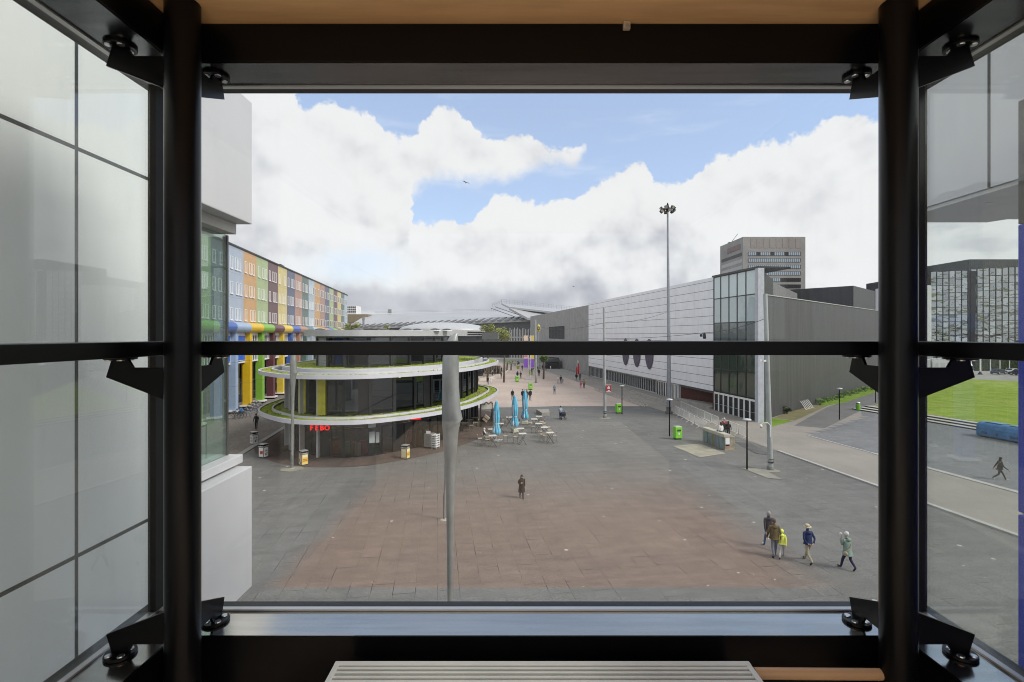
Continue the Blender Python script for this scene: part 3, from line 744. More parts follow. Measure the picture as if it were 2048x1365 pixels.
lampm = M('warm_lamp', (1.0, .72, .42), .5, var=0, emit=14)
pg = glassmat('pavilion_glass', (.15, .17, .17), .09, (.85, .95, 1.0))
pgs = [pg, glassmat('pavilion_glass_b', (.10, .12, .12), .06, (.85, .95, 1.0)), glassmat('pavilion_glass_c', (.20, .23, .24), .17, (.85, .95, 1.0))]
pg0 = glassmat('shop_glass', (.42, .42, .40), .07)
greyp = lined('louvre_grey', (.30, .31, .33), (.16, .16, .17), 'z', .3, .03, .5)
for fl, (ins, z0, z1) in enumerate(((2.65, 0, 3.28), (2.65, 3.56, 6.92), (5.0, 7.46, 10.35))):
    wall = resample(inset(PV, ins), 2.25); N = len(wall); rear = MB()
    core = inset(PV, ins+1.6+1.2*(fl == 0)); mb = MB(); mb.prism([tuple(p) for p in core], z0+.02, z1-.02); mb.build('core_wall', inner, pv)
    mb = MB(); mb.ring(inset(PV, ins), core, z0+.05); mb.ring(inset(PV, ins), core, z1-.03); mb.build('floor_plate', M('pavilion_floor', (.09, .08, .07), .6), pv)
    for i in range(N):
        a, b_ = wall[i], wall[(i+1) % N]; mid = (a+b_)/2; t = (b_-a).normalized(); nrm = Vector((t.y, -t.x))
        vis = nrm.dot(-mid.normalized()) > -.25
        f = lambda s, o_, z, a=a, t=t, nrm=nrm: Vector((a.x + t.x*s + nrm.x*o_, a.y + t.y*s + nrm.y*o_, z))
        L = (b_-a).length; px = 1024 + mid.x/mid.y*1000
        if not vis:
            rear.box(0, L, -.1, 0, z0, z1, 0, f); continue
        mb = MB(); grey = fl == 2 and 575 < px < 655
        pn = MB(); pn.add([f(0, -.02, z0+.06), f(L, -.02, z0+.06), f(L, -.02, z1), f(0, -.02, z1)], [(0, 1, 2, 3)], 1 if grey else 0)
        white = px < 672 and fl < 2
        d = (.42 if px < 625 else .3) if white else .10
        mb.box(-.09 if white else -.13, .09 if white else .13, -.06, d, z0+.0, z1, 3 if white else 1, f)
        mb.box(.05, L-.05, -.06, .05, z0, z0+.08, 1, f); mb.box(.05, L-.05, -.06, .05, z1-.14, z1, 1, f)
        if fl == 0 and not grey:
            mb.box(.05, L-.05, -.05, .05, 2.42, 2.52, 1, f); mb.box(L*.5-.035, L*.5+.035, -.05, .05, .08, 2.42, 1, f)
            if i % 3 == 0: mb.box(.12, L*.42, -.04, .0, .1, 2.42, 1, f)
        if fl == 1 and i % 3 == 1 and px > 700: mb.box(L*.55, L-.05, -.04, .01, z0+.08, z1-.14, 1, f)
        gp = mb.build('panel_frame', [pg, mull, greyp, finw], pv)
        pn.build('pane', [pg0 if fl == 0 else pgs[(i*7+fl*3) % 5 % 3], greyp], gp, off=pv.location)
    rear.build('rear_wall', K['dglass'], pv)
    rr = random.Random(fl)
    for q in range((30, 5, 0)[fl]):
        p = inset(PV, ins+.9+rr.random()*.5)[rr.randrange(20, 75)]
        if p.y < 56: MB().ell((p.x, p.y, z1-.35), (.09, .09, .06), 0, 8, 5).build('interior_lamp', lampm, pv)
shop_cols = [M('shop_wood', (.30, .17, .08), .6), M('shop_cream', (.5, .42, .3), .6), M('shop_red', (.35, .05, .03), .6), M('shop_green', (.10, .2, .08), .6)]
rr = random.Random(8); wq = inset(PV, 3.6)
for q in range(16):
    p = wq[24 + q*3]
    if p.y < 60:
        w = rr.uniform(.5, 1.3); MB().obox((p.x, p.y, rr.uniform(.5, .8)), (w, .5, rr.uniform(.9, 1.5)), rr.uniform(0, 1)).build('shop_counter', shop_cols[q % 4], pv)
# yellow panels set in the glass line of the middle storey
ym = M('panel_yellow', (.55, .50, .03), .5)
for px, py in ((607, 800), (644, 800)):
    p = G(px, 829, 3.6); p.y += 1.3; p.x = (px-1024)/1000*p.y
    wl_ = min(inset(PV, 2.65), key=lambda q: abs(q.x/q.y - (px-1024)/1000) + (9 if q.y > 52 else 0))
    mb = MB(); mb.box(wl_.x-.33, wl_.x+.33, wl_.y-.25, wl_.y+.1, 3.66, 6.85); mb.build('yellow_panel', ym, pv)
roofm = M('pavilion_roof', (.40, .405, .41), .5, var=.05)
mb = MB(); R0 = inset(PV, 3.9); mb.band(R0, inset(PV, 4.3), 10.37, 10.93); mb.ring(inset(PV, 4.3), inset(PV, 7), 10.85, 0, 10.95)
mb.add([(p.x, p.y, 10.95) for p in inset(PV, 7)], [tuple(range(len(PV)))]); mb.ring(inset(PV, 4.3), inset(PV, 5.3), 10.39)
mb.build('roof', roofm, pv)
for px in (640, 716, 766, 815, 834, 870, 893):
    Y = 50+rnd.random()*3; x = (px-1024)/1000*Y
    mb = MB(); mb.ell((x, Y, 10.95), (.55, .55, .22), 0, 14, 6, t0=.5); mb.lathe([(.62, 10.9), (.62, 11.0)], 14, (x, Y, 0), 1); mb.build('skylight', [K['dglass'], K['white']], pv)
mb = MB()
p = [G(958, 677, 10.2), G(994, 677, 10.2)]
mb.box(-3.35, -1.6, 56.0, 61, 10.0, 10.75); mb.build('glass_screen', M('screen_grey', (.10, .10, .105), .3), pv)
sheet('brick_apron', [tuple(q) for q in inset(PV, -.35)], .030, ground_mat('apron_bricks', (.13, .095, .08), (.10, .08, .07), .6, brick=(.2, .1)))

# ------------------------------------------------------------------ hall on the right
RB = frame(29.74, 59.8, 1)
sY = lambda Y: (Y-59.8)*UN
sP = lambda px: sY(38.65/((px-1024)/1000+.149))
hall = thing('concert_hall', 'long hall clad in white boards with a glass corner and dark grey side wall', 'building', RB(0, 0, 0), world=True)
wc = lined('white_boards', (.82, .83, .87), (.16, .17, .19), 'z', 1.22, .07, .4, var=.05, stain=.35, off=.3)
mb = MB(); mb.box(sP(1428), sP(1178), -.12, .3, 2.62, 18.55, 0, RB); mb.build('white_cladding', wc, hall)
conc = lined('stained_concrete', (.27, .265, .26), (.22, .22, .215), 'z', 4.6, .05, .75, var=.12, stain=.5)
mb = MB(); mb.box(sP(1178)+.02, 150, 0, 2, 0, 18.1, 0, RB); cw = mb.build('concrete_wall', conc, hall)
mb = MB(); a, b_ = sP(1129), sP(1098); mb.box(a, b_, -.05, .02, 9.2, 13.2, 0, RB)
for k in range(5): mb.box(a+(b_-a)*k/5, a+(b_-a)*k/5+.1, -.09, -.05, 9.2, 13.2, 1, RB)
mb.build('window', [K['dglass'], mull], hall)
mb = MB(); mb.extr([RB(11.2, .4, 2.2), RB(sP(1178), .4, 2.2), RB(sP(1178), 30, 2.2), RB(32, 30, 2.2), RB(11.2, 9, 2.2)], (0, 0, 16.2)); mb.box(150, sP(1178), 2, 30, 0, 17.9, 0, RB); mb.build('hall_body', M('hall_body', (.16, .16, .16), .8), hall)
# glazed ground floor under the white boards
mb = MB(); mb.box(sP(1356), sP(1178), .5, .56, 0, 2.6, 0, RB); mb.build('lower_glazing', K['dglass'], hall)
mb = MB(); s0, s1 = sP(1356), sP(1178); n = 46
for k in range(n+1):
    s = s0 + (s1-s0)*k/n; mb.box(s-.07, s+.07, .36, .5, 0, 2.6, 0, RB)
mb.box(s0, s1, .38, .5, 2.35, 2.6, 0, RB); mb.box(s0, s1, .38, .5, 0, .15, 0, RB); mb.build('glazing_bars', M('bars_pale', (.48, .49, .50), .5), hall)
for a, b_ in ((1333, 1311), (1355, 1341)):
    s0, s1 = sP(a), sP(b_); n = 5
    for k in range(n):
        q0 = s0+(s1-s0)*k/n; q1 = s0+(s1-s0)*(k+1)/n
        mb = MB(); mb.box(q0, q0+.12, .2, .34, 0, 2.45, 0, RB); mb.box(q1-.12, q1, .2, .34, 0, 2.45, 0, RB); mb.box(q0+.12, q1-.12, .2, .34, 2.3, 2.45, 0, RB); mb.box(q0+.12, q1-.12, .24, .3, 0, 2.3, 1, RB)
        mb.build('door', [K['white'], K['dglass']], hall)
mar = M('maroon_wall', (.085, .025, .02), .5, var=.15)
mb = MB(); mb.add([RB(sP(1356), .5, 0), RB(sP(1409), 3.2, 0), RB(sP(1409), 3.2, 2.6), RB(sP(1356), .5, 2.6)], [(0, 1, 2, 3)]); mb.box(sP(1429.5), sP(1424), .1, 3.2, 0, 2.6, 0, RB); mb.build('recess_wall', mar, hall)
mb = MB(); mb.box(sP(1424), sP(1409), 3.1, 3.15, 0, 2.6, 0, RB)
for k in range(4):
    s = sP(1424)+(sP(1409)-sP(1424))*k/3; mb.box(s-.06, s+.06, 3.0, 3.1, 0, 2.6, 1, RB)
mb.box(sP(1424), sP(1409), 3.0, 3.1, 1.2, 1.3, 1, RB); mb.build('recess_door', [K['dglass'], K['alu']], hall)
mb = MB(); mb.extr([RB(sP(1356), -.4, 0), RB(sP(1424), -.4, 0), RB(sP(1424), 3, 0), RB(sP(1409), 3, 0), RB(sP(1356), .45, 0)], (0, 0, .35)); mb.build('ramp', kerb_m, hall)
# glass corner
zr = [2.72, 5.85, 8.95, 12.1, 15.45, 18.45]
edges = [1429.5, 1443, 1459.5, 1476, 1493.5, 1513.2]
rows = [darkglass('foyer_glazing', (.045, .065, .05), .05, wave=.06), darkglass('foyer_glazing_b', (.03, .05, .035), .05, wave=.06), darkglass('mid_glazing', (.12, .145, .15), .05, wave=.1, f=.8), darkglass('sky_reflection_glazing', (.42, .50, .52), .04, wave=.12, wscale=.35, f=1.0), darkglass('pale_reflection_glazing', (.56, .66, .68), .05, f=.8)]  # upper rows carry the reflected sky as pale blue base colour
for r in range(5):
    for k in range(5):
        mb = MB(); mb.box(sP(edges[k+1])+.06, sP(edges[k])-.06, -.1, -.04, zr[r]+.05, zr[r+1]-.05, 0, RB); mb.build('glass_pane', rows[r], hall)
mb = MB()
for e in edges: mb.box(sP(e)-.07, sP(e)+.07, -.16, .1, 2.6, 18.5, 0, RB)
for z in zr: mb.box(sP(edges[-1])+.07, sP(edges[0])-.07, -.15, .1, z-.06, z+.06, 0, RB)
for f in range(len(mb.f)): mb.m[f] = 0
mb.box(sP(edges[-1]), sP(edges[0]), -.04, .4, 5.7, 6.05, 1, RB)
mb.build('glazing_bars', [mull, K['alu']], hall)
mb = MB(); mb.box(sP(1521), sP(1428.5), -.35, 4, 18.5, 18.72, 0, RB); mb.build('roof_edge', mull, hall)
s0, s1 = sP(1513), sP(1429.5); n = 8
for k in range(n):
    q0 = s0+(s1-s0)*k/n; q1 = s0+(s1-s0)*(k+1)/n
    mb = MB(); mb.box(q0, q0+.13, -.14, .0, 0, 2.6, 0, RB); mb.box(q1-.13, q1, -.14, .0, 0, 2.6, 0, RB); mb.box(q0+.13, q1-.13, -.14, .0, 2.35, 2.6, 0, RB); mb.box(q0+.13, q1-.13, -.08, -.04, 0, 2.35, 1, RB)
    dr = mb.build('door', [K['white'], K['dglass']], hall)
    mb = MB(); mb.box(q0+.13, q1-.13, -.16, -.1, .98, 1.03, 0, RB); mb.build('handle', K['steel'], dr, off=hall.location)
mb = MB(); mb.box(sP(1521), sP(1514.2), -.3, .5, 0, 18.5, 0, RB); mb.build('corner_pier', M('pier_pale', (.44, .46, .50), .45, var=.08), hall)
mb = MB(); mb.extr([RB(.6, .45, 0), RB(10.1, .45, 0), RB(10.1, 9, 0), RB(8, 7, 0), RB(.8, .6, 0)], (0, 0, 18.4)); mb.build('foyer_core', M('foyer_dark', (.03, .035, .03), .7), hall)
wd = Vector((1.073, 1, 0)).normalized(); wn = Vector((1, -1.073, 0)).normalized()
gw = M('grey_side_wall', (.054, .055, .056), .45, var=.22, scale=1.0, stretch=(1.6, 1.6, .12))
q0 = RB(sP(1521), .6, 0)
mb = MB(); q1 = Vector((31.6, 62.1, 0)); q2 = q1 + wd*75
mb.extr([q0, q1, q2, RB(75, 6, 0), RB(30, 6, 0)], (0, 0, 15.45)); mb.build('side_wall', gw, hall)
mb = MB(); mb.extr([q1 - wd*.2, q2, q2 + wn*.12, q1 + wn*.12 - wd*.2], (0, 0, .12)); mb.v = [v + Vector((0, 0, 15.4)) for v in mb.v]; mb.build('side_coping', M('coping_pale', (.35, .35, .34), .5), hall)
rc = Vector((71.7, 105, 0)); pd = Vector((-1, 1.073, 0)).normalized()
for nm, zt in (('roof_box', 20.8),):
    mb = MB(); poly = [rc, rc + wd*19, rc + wd*19 + pd*40, rc + pd*40]; mb.extr([Vector((p.x, p.y, 10)) for p in poly], (0, 0, zt-10)); mb.build(nm, gw, hall)
for px, py in ((1678, 743), (1673, 752)):
    pass
# oval emblem boards on the white cladding
om = M('emblem_purple', (.055, .045, .085), .5, var=.5, scale=1.5)
for px, lab in ((1253, 'leftmost of the three dark oval boards on the white hall'), (1275.5, 'middle of the three dark oval boards on the white hall'), (1300.5, 'rightmost and largest looking of the three dark oval boards on the white hall')):
    s = sP(px); mb = MB(); pts = []
    for k in range(40):
        a = 2*math.pi*k/40; r = abs(math.sin(a)); pts.append(RB(s + 1.75*math.cos(a)*(.75+.25*abs(math.cos(a)))*1.0, -.2, 7.0 + 2.75*math.sin(a)))
    mb.extr(pts, -(RB(0, 1, 0)-RB(0, 0, 0))*.06)
    tag(mb.build('oval_board', om, None, off=RB(s, -.2, 7)), lab, 'sign', 'oval boards on the white hall')
# ------------------------------------------------------------------ tower behind
tw = thing('office_tower', 'brown grey concrete office tower with bands of windows behind the hall', 'tower', (139, 265, 0), world=True)
tcm = M('tower_concrete', (.255, .248, .24), .8, var=.10, scale=.15)
X0, X1 = 122.4, 155.5; TZ = 62.4
mb = MB(); mb.box(X0, X1, 265, 294, 0, TZ); mb.build('wall', tcm, tw)
panel = M('tower_panel', (.245, .22, .205), .7, var=.05, scale=.2)
mb = MB()
for k in range(8): mb.box(X0+4+k*3.4, X0+4+k*3.4+2.9, 264.9, 264.99, 56.5, 61.5)
mb.build('top_panels', panel, tw)
dk = M('tower_void', (.012, .012, .014), .5)
for r in range(9):
    zb = 52.4 - r*3.45
    mb = MB(); mb.box(X0+2.8, X1-2.5, 264.86, 264.95, zb, zb+2.0, 1)
    for k in range(26):
        if r == 0 and k in (4, 5, 11, 12, 18, 19): continue
        x = X0+2.9+k*1.06; mb.box(x, x+.86, 264.8, 264.85, zb+.15, zb+1.85, 0 if not (r in (4, 5) and k > 15) else 1)
    mb.build('window_band', [darkglass('tower_pane', (.30, .36, .42), .1, f=.8), dk], tw)
    mb = MB(); mb.box(X0-.08, X0-.01, 266, 292, zb+.1, zb+1.9, 1 if r == 0 else 0); mb.build('window_band', [lined('tower_side_band', (.36, .36, .36), (.12, .12, .12), 'y', 1.2, .1), dk], tw)
mb = MB(); mb.box(X0-.3, X0-.02, 268, 284, 56.5, 59.2); mb.build('roof_sign', M('tower_sign', (.18, .13, .125), .7, var=.2, scale=.8), tw)
mb = MB(); mb.tube([(X0+2, 285, TZ), (X0-.5, 270, TZ+2.6)], .12, 5); mb.box(X0+1, X0+3, 284, 286, TZ, TZ+.8); mb.build('roof_crane', mull, tw)
# ------------------------------------------------------------------ arena far behind the square
ar = thing('stadium', 'pale grey stadium with a wide sloping ribbed roof and raised roof wing', 'stadium', (-30, 270, 0), world=True)
rf = M('stadium_roof', (.36, .365, .375), .45, var=.06, scale=.06); rb_ = M('stadium_rib', (.11, .11, .115), .6)
def roofquad(mb, a, b_, c, d, th=.6, mi=0):
    mb.extr([a, b_, c, d], (0, 0, -th), mi)
mb = MB(); roofquad(mb, P(690, 657, 240), P(1075, 640, 225), P(1075, 622, 300), P(735, 629, 300)); mb.extr([P(690, 658, 241), P(735, 630, 300), P(735, 690, 300), P(690, 690, 241)], (-.5, 0, 0)); mb.build('roof', rf, ar)
mb = MB()
for k in range(27):
    t = k/26; a = P(700, 657.5, 239).lerp(P(1068, 640, 224.5), t); b_ = a + Vector((3.6, 5.2, 1.6))
    mb.extr([a + Vector((0, 0, .2)), a + Vector((2.2, 0, .3)), b_ + Vector((1.0, 0, .3)), b_ + Vector((0, 0, .2))], (0, 0, .35))
mb.build('roof_rib', rb_, ar)
mb = MB(); mb.add([P(690, 660, 242), P(1075, 642.5, 227), P(1075, 690, 227), P(690, 690, 242)], [(0, 1, 2, 3)]); 
mb.add([Vector((-95, 242, 0)), Vector((14, 229, 0)), Vector((14, 229, 14)), Vector((-95, 242, 13))], [(0, 1, 2, 3)]); mb.build('wall', M('stadium_wall', (.085, .085, .09), .7, var=.3, scale=.2), ar)
mb = MB()
for k in range(18):
    a = P(1020+k*3.1, 660, 226); mb.box(a.x-.13, a.x+.13, 225.6, 226, 0, a.z + rnd.uniform(0, 1))
mb.box(P(1018, 670, 226).x, P(1075, 670, 226).x, 225.6, 226, 9.2, 9.6); mb.build('glazing_bars', K['alu'], ar)
mb = MB(); roofquad(mb, P(1018, 616, 232), P(1055, 636, 222), P(1195, 640, 222), P(1195, 622, 250), 1.0); mb.extr([P(1003, 607, 246), P(1018, 614, 232), P(1195, 634, 225), P(1195, 626, 250)], (0, 0, -.8)); mb.build('roof_wing', rf, ar)
mb = MB()
for k in range(2):
    a = P(990-k*8, 614+k*3, 240); b_ = P(1040-k*10, 631+k*3, 226); mb.tube([a, b_], .15, 5)
for k in range(5):
    a = P(1040+k*12, 642-k*1.2, 224); mb.tube([a, a + Vector((6, 3, 2.4))], .22, 5)
mb.build('wing_truss', rb_, ar)
mb = MB()
def railing(a, b_, n, h, r=.07):
    for k in range(n+1):
        p = a.lerp(b_, k/n); mb.tube([p, p + Vector((0, 0, h))], r, 4, smooth=False)
    for f in (.55, 1): mb.tube([a + Vector((0, 0, h*f)), b_ + Vector((0, 0, h*f))], r*.6, 4, smooth=False)
railing(P(750, 629, 299), P(1000, 624, 290), 60, 1.7); railing(P(1003, 607, 246), P(1180, 625.5, 249), 34, 2.0); railing(P(985, 614, 245), P(1003, 607, 246), 5, 1.5)
mb.build('railing', M('railing_grey', (.3, .31, .33), .5), ar)
mb = MB(); mb.obox(P(779.5, 623, 297), (1.8, 1.8, 2.2)); mb.tube([P(727, 655, 238), P(727, 634, 238)], .5, 6); mb.obox(P(727, 637, 238), (1.1, 1, 1.4)); mb.build('mast', M('mast_grey', (.22, .22, .22), .6), ar)
dm = thing('domed_hall', 'low white lens shaped roof rising between the pavilion and stadium', 'building', (-17.7, 130, 0), world=True)
mb = MB(); mb.ell((-17.7, 130, 11.7), (11.5, 9, 2.0), 0, 40, 12, t0=.5); mb.lathe([(1, 11.3), (1, 11.72)], 40, (-17.7, 130, 0), 0, sx=11.5, sy=9); mb.build('roof', M('lens_white', (.44, .45, .46), .4, var=.03), dm)
mb = MB(); mb.lathe([(1, 0), (1, 11.3)], 40, (-17.7, 130, 0), 0, sx=10.5, sy=8.2)
mb.build('wall', K['dglass'], dm)
mb = MB()
for z in (10.2, 10.7): mb.lathe([(1, z), (1, z+.12)], 40, (-17.7, 130, 0), 0, sx=11.2, sy=8.8)
mb.build('louvre', K['alu'], dm)
bw_ = thing('white_block', 'tiny white block with black windows at the far end of the striped building', 'building', (-96, 300, 0), world=True)
a, b_ = P(693, 626, 300), P(712, 612, 300)
mb = MB(); mb.box(a.x, b_.x, 300, 310, 0, b_.z); mb.build('wall', K['white'], bw_)
mb = MB()
for i in range(5):
    for j in range(3): mb.box(a.x+.4+i*1.1, a.x+1.2+i*1.1, 299.9, 299.98, b_.z-1.3-j*1.4, b_.z-.4-j*1.4)
mb.build('window', dk, bw_)
lw_ = thing('low_brown_roof', 'low building with a brown roof left of the stadium', 'building', (-90, 285, 0), world=True)
a, b_ = P(690, 645, 285), P(735, 628, 285)
mb = MB(); mb.box(a.x-5, b_.x, 285, 296, 0, 17.5); mb.build('wall', M('low_wall', (.3, .3, .29), .7), lw_)
mb = MB(); mb.box(a.x-5.3, b_.x+.3, 284.6, 296.2, 17.5, 22.2); mb.build('roof', M('brown_roof', (.21, .165, .10), .7), lw_)
# ------------------------------------------------------------------ mirror-glass offices etc. on the right
mg = thing('mirror_office', 'dark mirror glass office block reflecting broken shapes beyond the lawn', 'building', (165, 170, 0), world=True)
A_, B_ = P(1861, 544, 176), P(1938, 539.5, 172); Cc = P(2110, 532, 163)
gmr = []
for i in range(3):
    m, g, b = newmat('mirror_glass'); p = g.pos()
    b.inputs['Metallic'].default_value = 1; b.inputs['Roughness'].default_value = .03; b.inputs['Base Color'].default_value = ((.42, .44, .45), (.34, .36, .37), (.50, .52, .53))[i] + (1,)
    g.put(b.inputs['Normal'], g.bump(g.noise(g.mapping(p, sc=(1, 1, 1.6)), .28, 2, .5), .55, 1.1)); gmr.append(m)
def mface(a, b_, nx, nz, name):
    mb = MB(); d = (b_-a); hz = a.z
    dirn = Vector((d.x, d.y, 0)); nn = Vector((dirn.y, -dirn.x, 0)).normalized()*.15
    for i in range(nx):
        for j in range(nz):
            p0 = a + dirn*(i/nx); p1 = a + dirn*((i+1)/nx); z0 = hz*j/nz; z1 = hz*(j+1)/nz
            tl = [Vector((0, 0, 0)) + nn*rnd.uniform(-.035, .035) for _ in range(4)]
            q = rnd.random(); mi = 0 if q < .5 else (1 if q < .8 else 2)
            mb.add([Vector((p0.x, p0.y, z0))+tl[0], Vector((p1.x, p1.y, z0))+tl[1], Vector((p1.x, p1.y, z1))+tl[2], Vector((p0.x, p0.y, z1))+tl[3]], [(0, 1, 2, 3)], mi)
    mb.build(name, gmr, mg)
    mb = MB()
    for i in range(nx+1):
        p0 = a + dirn*(i/nx) + nn; mb.box(p0.x-.09, p0.x+.09, p0.y-.1, p0.y+.1, 0, hz)
    for j in range(nz+1):
        z0 = hz*j/nz; mb.extr([Vector((a.x, a.y, z0-.06))+nn, Vector((b_.x, b_.y, z0-.06))+nn, Vector((b_.x, b_.y, z0-.06))+nn*1.5, Vector((a.x, a.y, z0-.06))+nn*1.5], (0, 0, .12))
    mb.build('glazing_grid', mull, mg)
mface(A_, B_ + Vector((-.4, 0, 0)), 6, 13, 'glass_face'); mface(B_ + Vector((.6, 0, .2)), Cc, 13, 13, 'glass_face')
mb = MB(); mb.extr([Vector((A_.x+.2, A_.y+.5, 0)), Vector((Cc.x, Cc.y+.5, 0)), Vector((Cc.x+5, 215, 0)), Vector((A_.x+5, 215, 0))], (0, 0, A_.z-.3)); mb.build('body', M('mirror_body', (.03, .03, .032), .6), mg)
a, b_ = P(1949, 520, 176), P(2110, 512, 170); mb = MB(); mb.box(a.x, b_.x, 178, 205, 20, b_.z); mb.build('roof_storey', lined('roof_storey_dark', (.045, .055, .055), (.02, .025, .025), 'x', .7, .2), mg)
wt = thing('white_tower', 'white cladded rounded block between the black column and mirror offices', 'building', (115, 143, 0), world=True)
a, b_ = P(1780, 560, 140), P(1848, 578, 145)
mb = MB(); mb.lathe([(1, 0), (1, 24.8)], 28, (P(1815, 600, 150).x, 152, 0), 0, sx=5.8, sy=8); mb.build('wall', lined('white_ribs', (.55, .56, .56), (.4, .41, .41), 'x', .9, .08), wt)
mb = MB(); mb.lathe([(1, 0), (1, 8.6)], 28, (P(1814, 600, 150).x, 151.6, 0), 0, sx=6.0, sy=8.2); mb.build('plinth', M('grey_plinth', (.26, .29, .31), .5), wt)
ob = thing('brick_flats', 'small brick building peeping out left of the mirror offices', 'building', (165, 200, 0), world=True)
a, b_ = P(1846, 616, 200), P(1862, 616, 200)
mb = MB(); mb.box(a.x, b_.x, 200, 210, 0, 21); mb.build('wall', lined('flats', (.30, .25, .22), (.5, .5, .5), 'z', 3, 1.0), ob)
# ------------------------------------------------------------------ lamps, poles, wires
def lamp_post(base, lean, hgt, seam, wseam, label, rb_=.28):
    t = thing('banner_lamp', label, 'street lamp', base, 0, 'sculptural lamp masts on the square')
    k = wseam/2; lx, ly = lean
    prof = [(seam*f, max(rb_, r)*k) for f, r in ((0, .26), (.15, .265), (.31, .28), (.5, .36), (.71, .47), (.86, .68), (.95, .85), (.997, .93))]
    m1 = M('lamp_grey', (.29, .295, .28), .42, .45, var=.22, scale=1.6, stretch=(1, 1, .5)); m2 = M('lamp_dark', (.10, .10, .10), .6)
    def cx(z): return Vector((lx*z/hgt, ly*z/hgt, 0))
    mb = MB(); mb.tube([cx(z) + Vector((0, 0, z)) for z, r in prof], [r for z, r in prof], 20)
    # a lip on one side where the two shells meet
    for i in range(len(mb.v)):
        v = mb.v[i]
        if v.z > seam-.5 and v.x > cx(v.z).x + .2*k: v.x += k*.38*(v.z-seam+.5)/.5; v.z += .34*(v.x - cx(v.z).x)/k*.55
    mb.build('lower_shell', m1, t)
    up = [(seam-.12, .95*k), (seam+.4, .97*k), (seam+(hgt-seam)*.4, .96*k), (hgt-.75, .92*k), (hgt-.45, .76*k), (hgt-.2, .5*k), (hgt-.05, .28*k), (hgt, .10*k)]
    mb = MB(); mb.tube([cx(z) + Vector(((.92*k-r)*.9 if z > hgt-.8 else 0, 0, z)) for z, r in up], [r for z, r in up], 24)
    for i in range(len(mb.v)):
        v = mb.v[i]
        if v.z < seam+.7 and v.x > cx(v.z).x + .2*k:
            f = max(0, (seam+.7-v.z)/.8); v.x += k*.42*f; v.z += .34*(v.x-cx(v.z).x)/k*.5*f
    mb.build('upper_shell', m1, t)
    mb = MB()
    for q in range(14): mb.lathe([(rb_*k*1.05, 0), (rb_*k*1.05, .03)], 16, (0, 0, .12 + q*.1))
    mb.build('perforated_collar', m2, t)
    mb = MB(); mb.lathe([(.24, .0), (.22, .035), (.15, .05)], 18); mb.build('foot', M('lamp_foot', (.36, .33, .28), .8), t)
    return t
b1 = G(584, 937); lamp_post(b1, (.12, 0), 10.15, 7.4, .50, 'smooth grey tapered lamp mast in front of the pavilion left side', .46)
b2 = Vector((-1.87, 15.0, 0)); lamp_post(b2, (.03, 0), 10.55, 7.85, .53, 'smooth grey tapered lamp mast nearest to the window, with a bulging seam')
b3 = G(888, 1040); lamp_post(b3, (.30, 0), 10.5, 7.4, .46, 'grey tapered lamp mast mostly hidden behind the nearest mast')

gal = K['galv']
# tall floodlight mast
b = G(1337.5, 827.5); t = thing('floodlight_mast', 'very tall steel mast topped with a ring of floodlights', 'light mast', b)
mb = MB(); mb.tube([(0, 0, 0), (0, 0, 9), (-.15, 0, 27.2)], [.30, .24, .11], 16); mb.build('shaft', M('mast_steel', (.30, .32, .35), .5, .3, var=.1), t)
mb = MB(); mb.lathe([(.5, 0), (.5, .25), (.32, .3), (.32, .9)], 16); mb.build('foot', M('mast_foot', (.10, .10, .09), .7), t)
mb = MB(); fl = MB()
for k in range(12):
    a = 2*math.pi*k/12; r = .80; c = Vector((-.15 + r*math.cos(a), r*math.sin(a), 27.0))
    mb.tube([(-.15, 0, 27.3), c + Vector((0, 0, .25))], .05, 5)
mb.lathe([(.16, 26.9), (.22, 27.4), (.12, 27.9), (.04, 28.1)], 10, (-.15, 0, 0)); mb.build('head_frame', K['black_matt'], t)
for k in range(12):
    a = 2*math.pi*k/12; c = Vector((-.15 + .86*math.cos(a), .86*math.sin(a), 27.0 if k % 2 else 27.35))
    m_ = MB(); m_.obox((0, 0, 0), (.26, .40, .36), 0, 0); m_.obox((.14, 0, 0), (.03, .36, .30), 0, 1)
    o = m_.build('floodlight', [M('floodlight_grey', (.05, .05, .055), .5) if k == 0 else bpy.data.materials['floodlight_grey'], K['alu']], t); o.location = c; o.rotation_euler = (0, R(35), a)
# line-wire poles
def pole(name, base, top, r0, r1, label):
    t = thing(name, label, 'pole', base, 0, 'tall grey poles carrying span wires'); d = Vector(top) - Vector(base)
    mb = MB(); mb.tube([(0, 0, 0), d*.5, d], [r0, (r0+r1)/2, r1], 14); mb.build('shaft', M('pole_grey', (.36, .385, .375), .6, .1, var=.12, scale=1.2), t)
    mb = MB(); mb.lathe([(r0*1.35, 0), (r0*1.3, .28), (r0*1.05, .3)], 14); mb.build('foot', M('pole_foot', (.16, .16, .15), .7), t)
    mb = MB()
    for z in (.55, .62, .80): mb.lathe([(r0*1.08, z), (r0*1.08, z+.05)], 14)
    mb.build('strap', K['black_matt'], t)
    return t
pb1 = G(1541, 940); pt1 = P(1530.5, 588, 38.9); p1 = pole('wire_pole', pb1, pt1, .20, .155, 'nearest tall pale pole leaning slightly, with a white arm camera')
pb2 = G(1210, 836); pt2 = P(1208, 615, 63.3); p2 = pole('wire_pole', pb2, pt2, .19, .14, 'tall pale pole with a small red sign, before the white hall')
pb3 = G(1072, 766); pt3 = P(1071, 640, 109); p3 = pole('wire_pole', pb3, pt3, .22, .16, 'distant tall pole in the middle of the pink pavement')
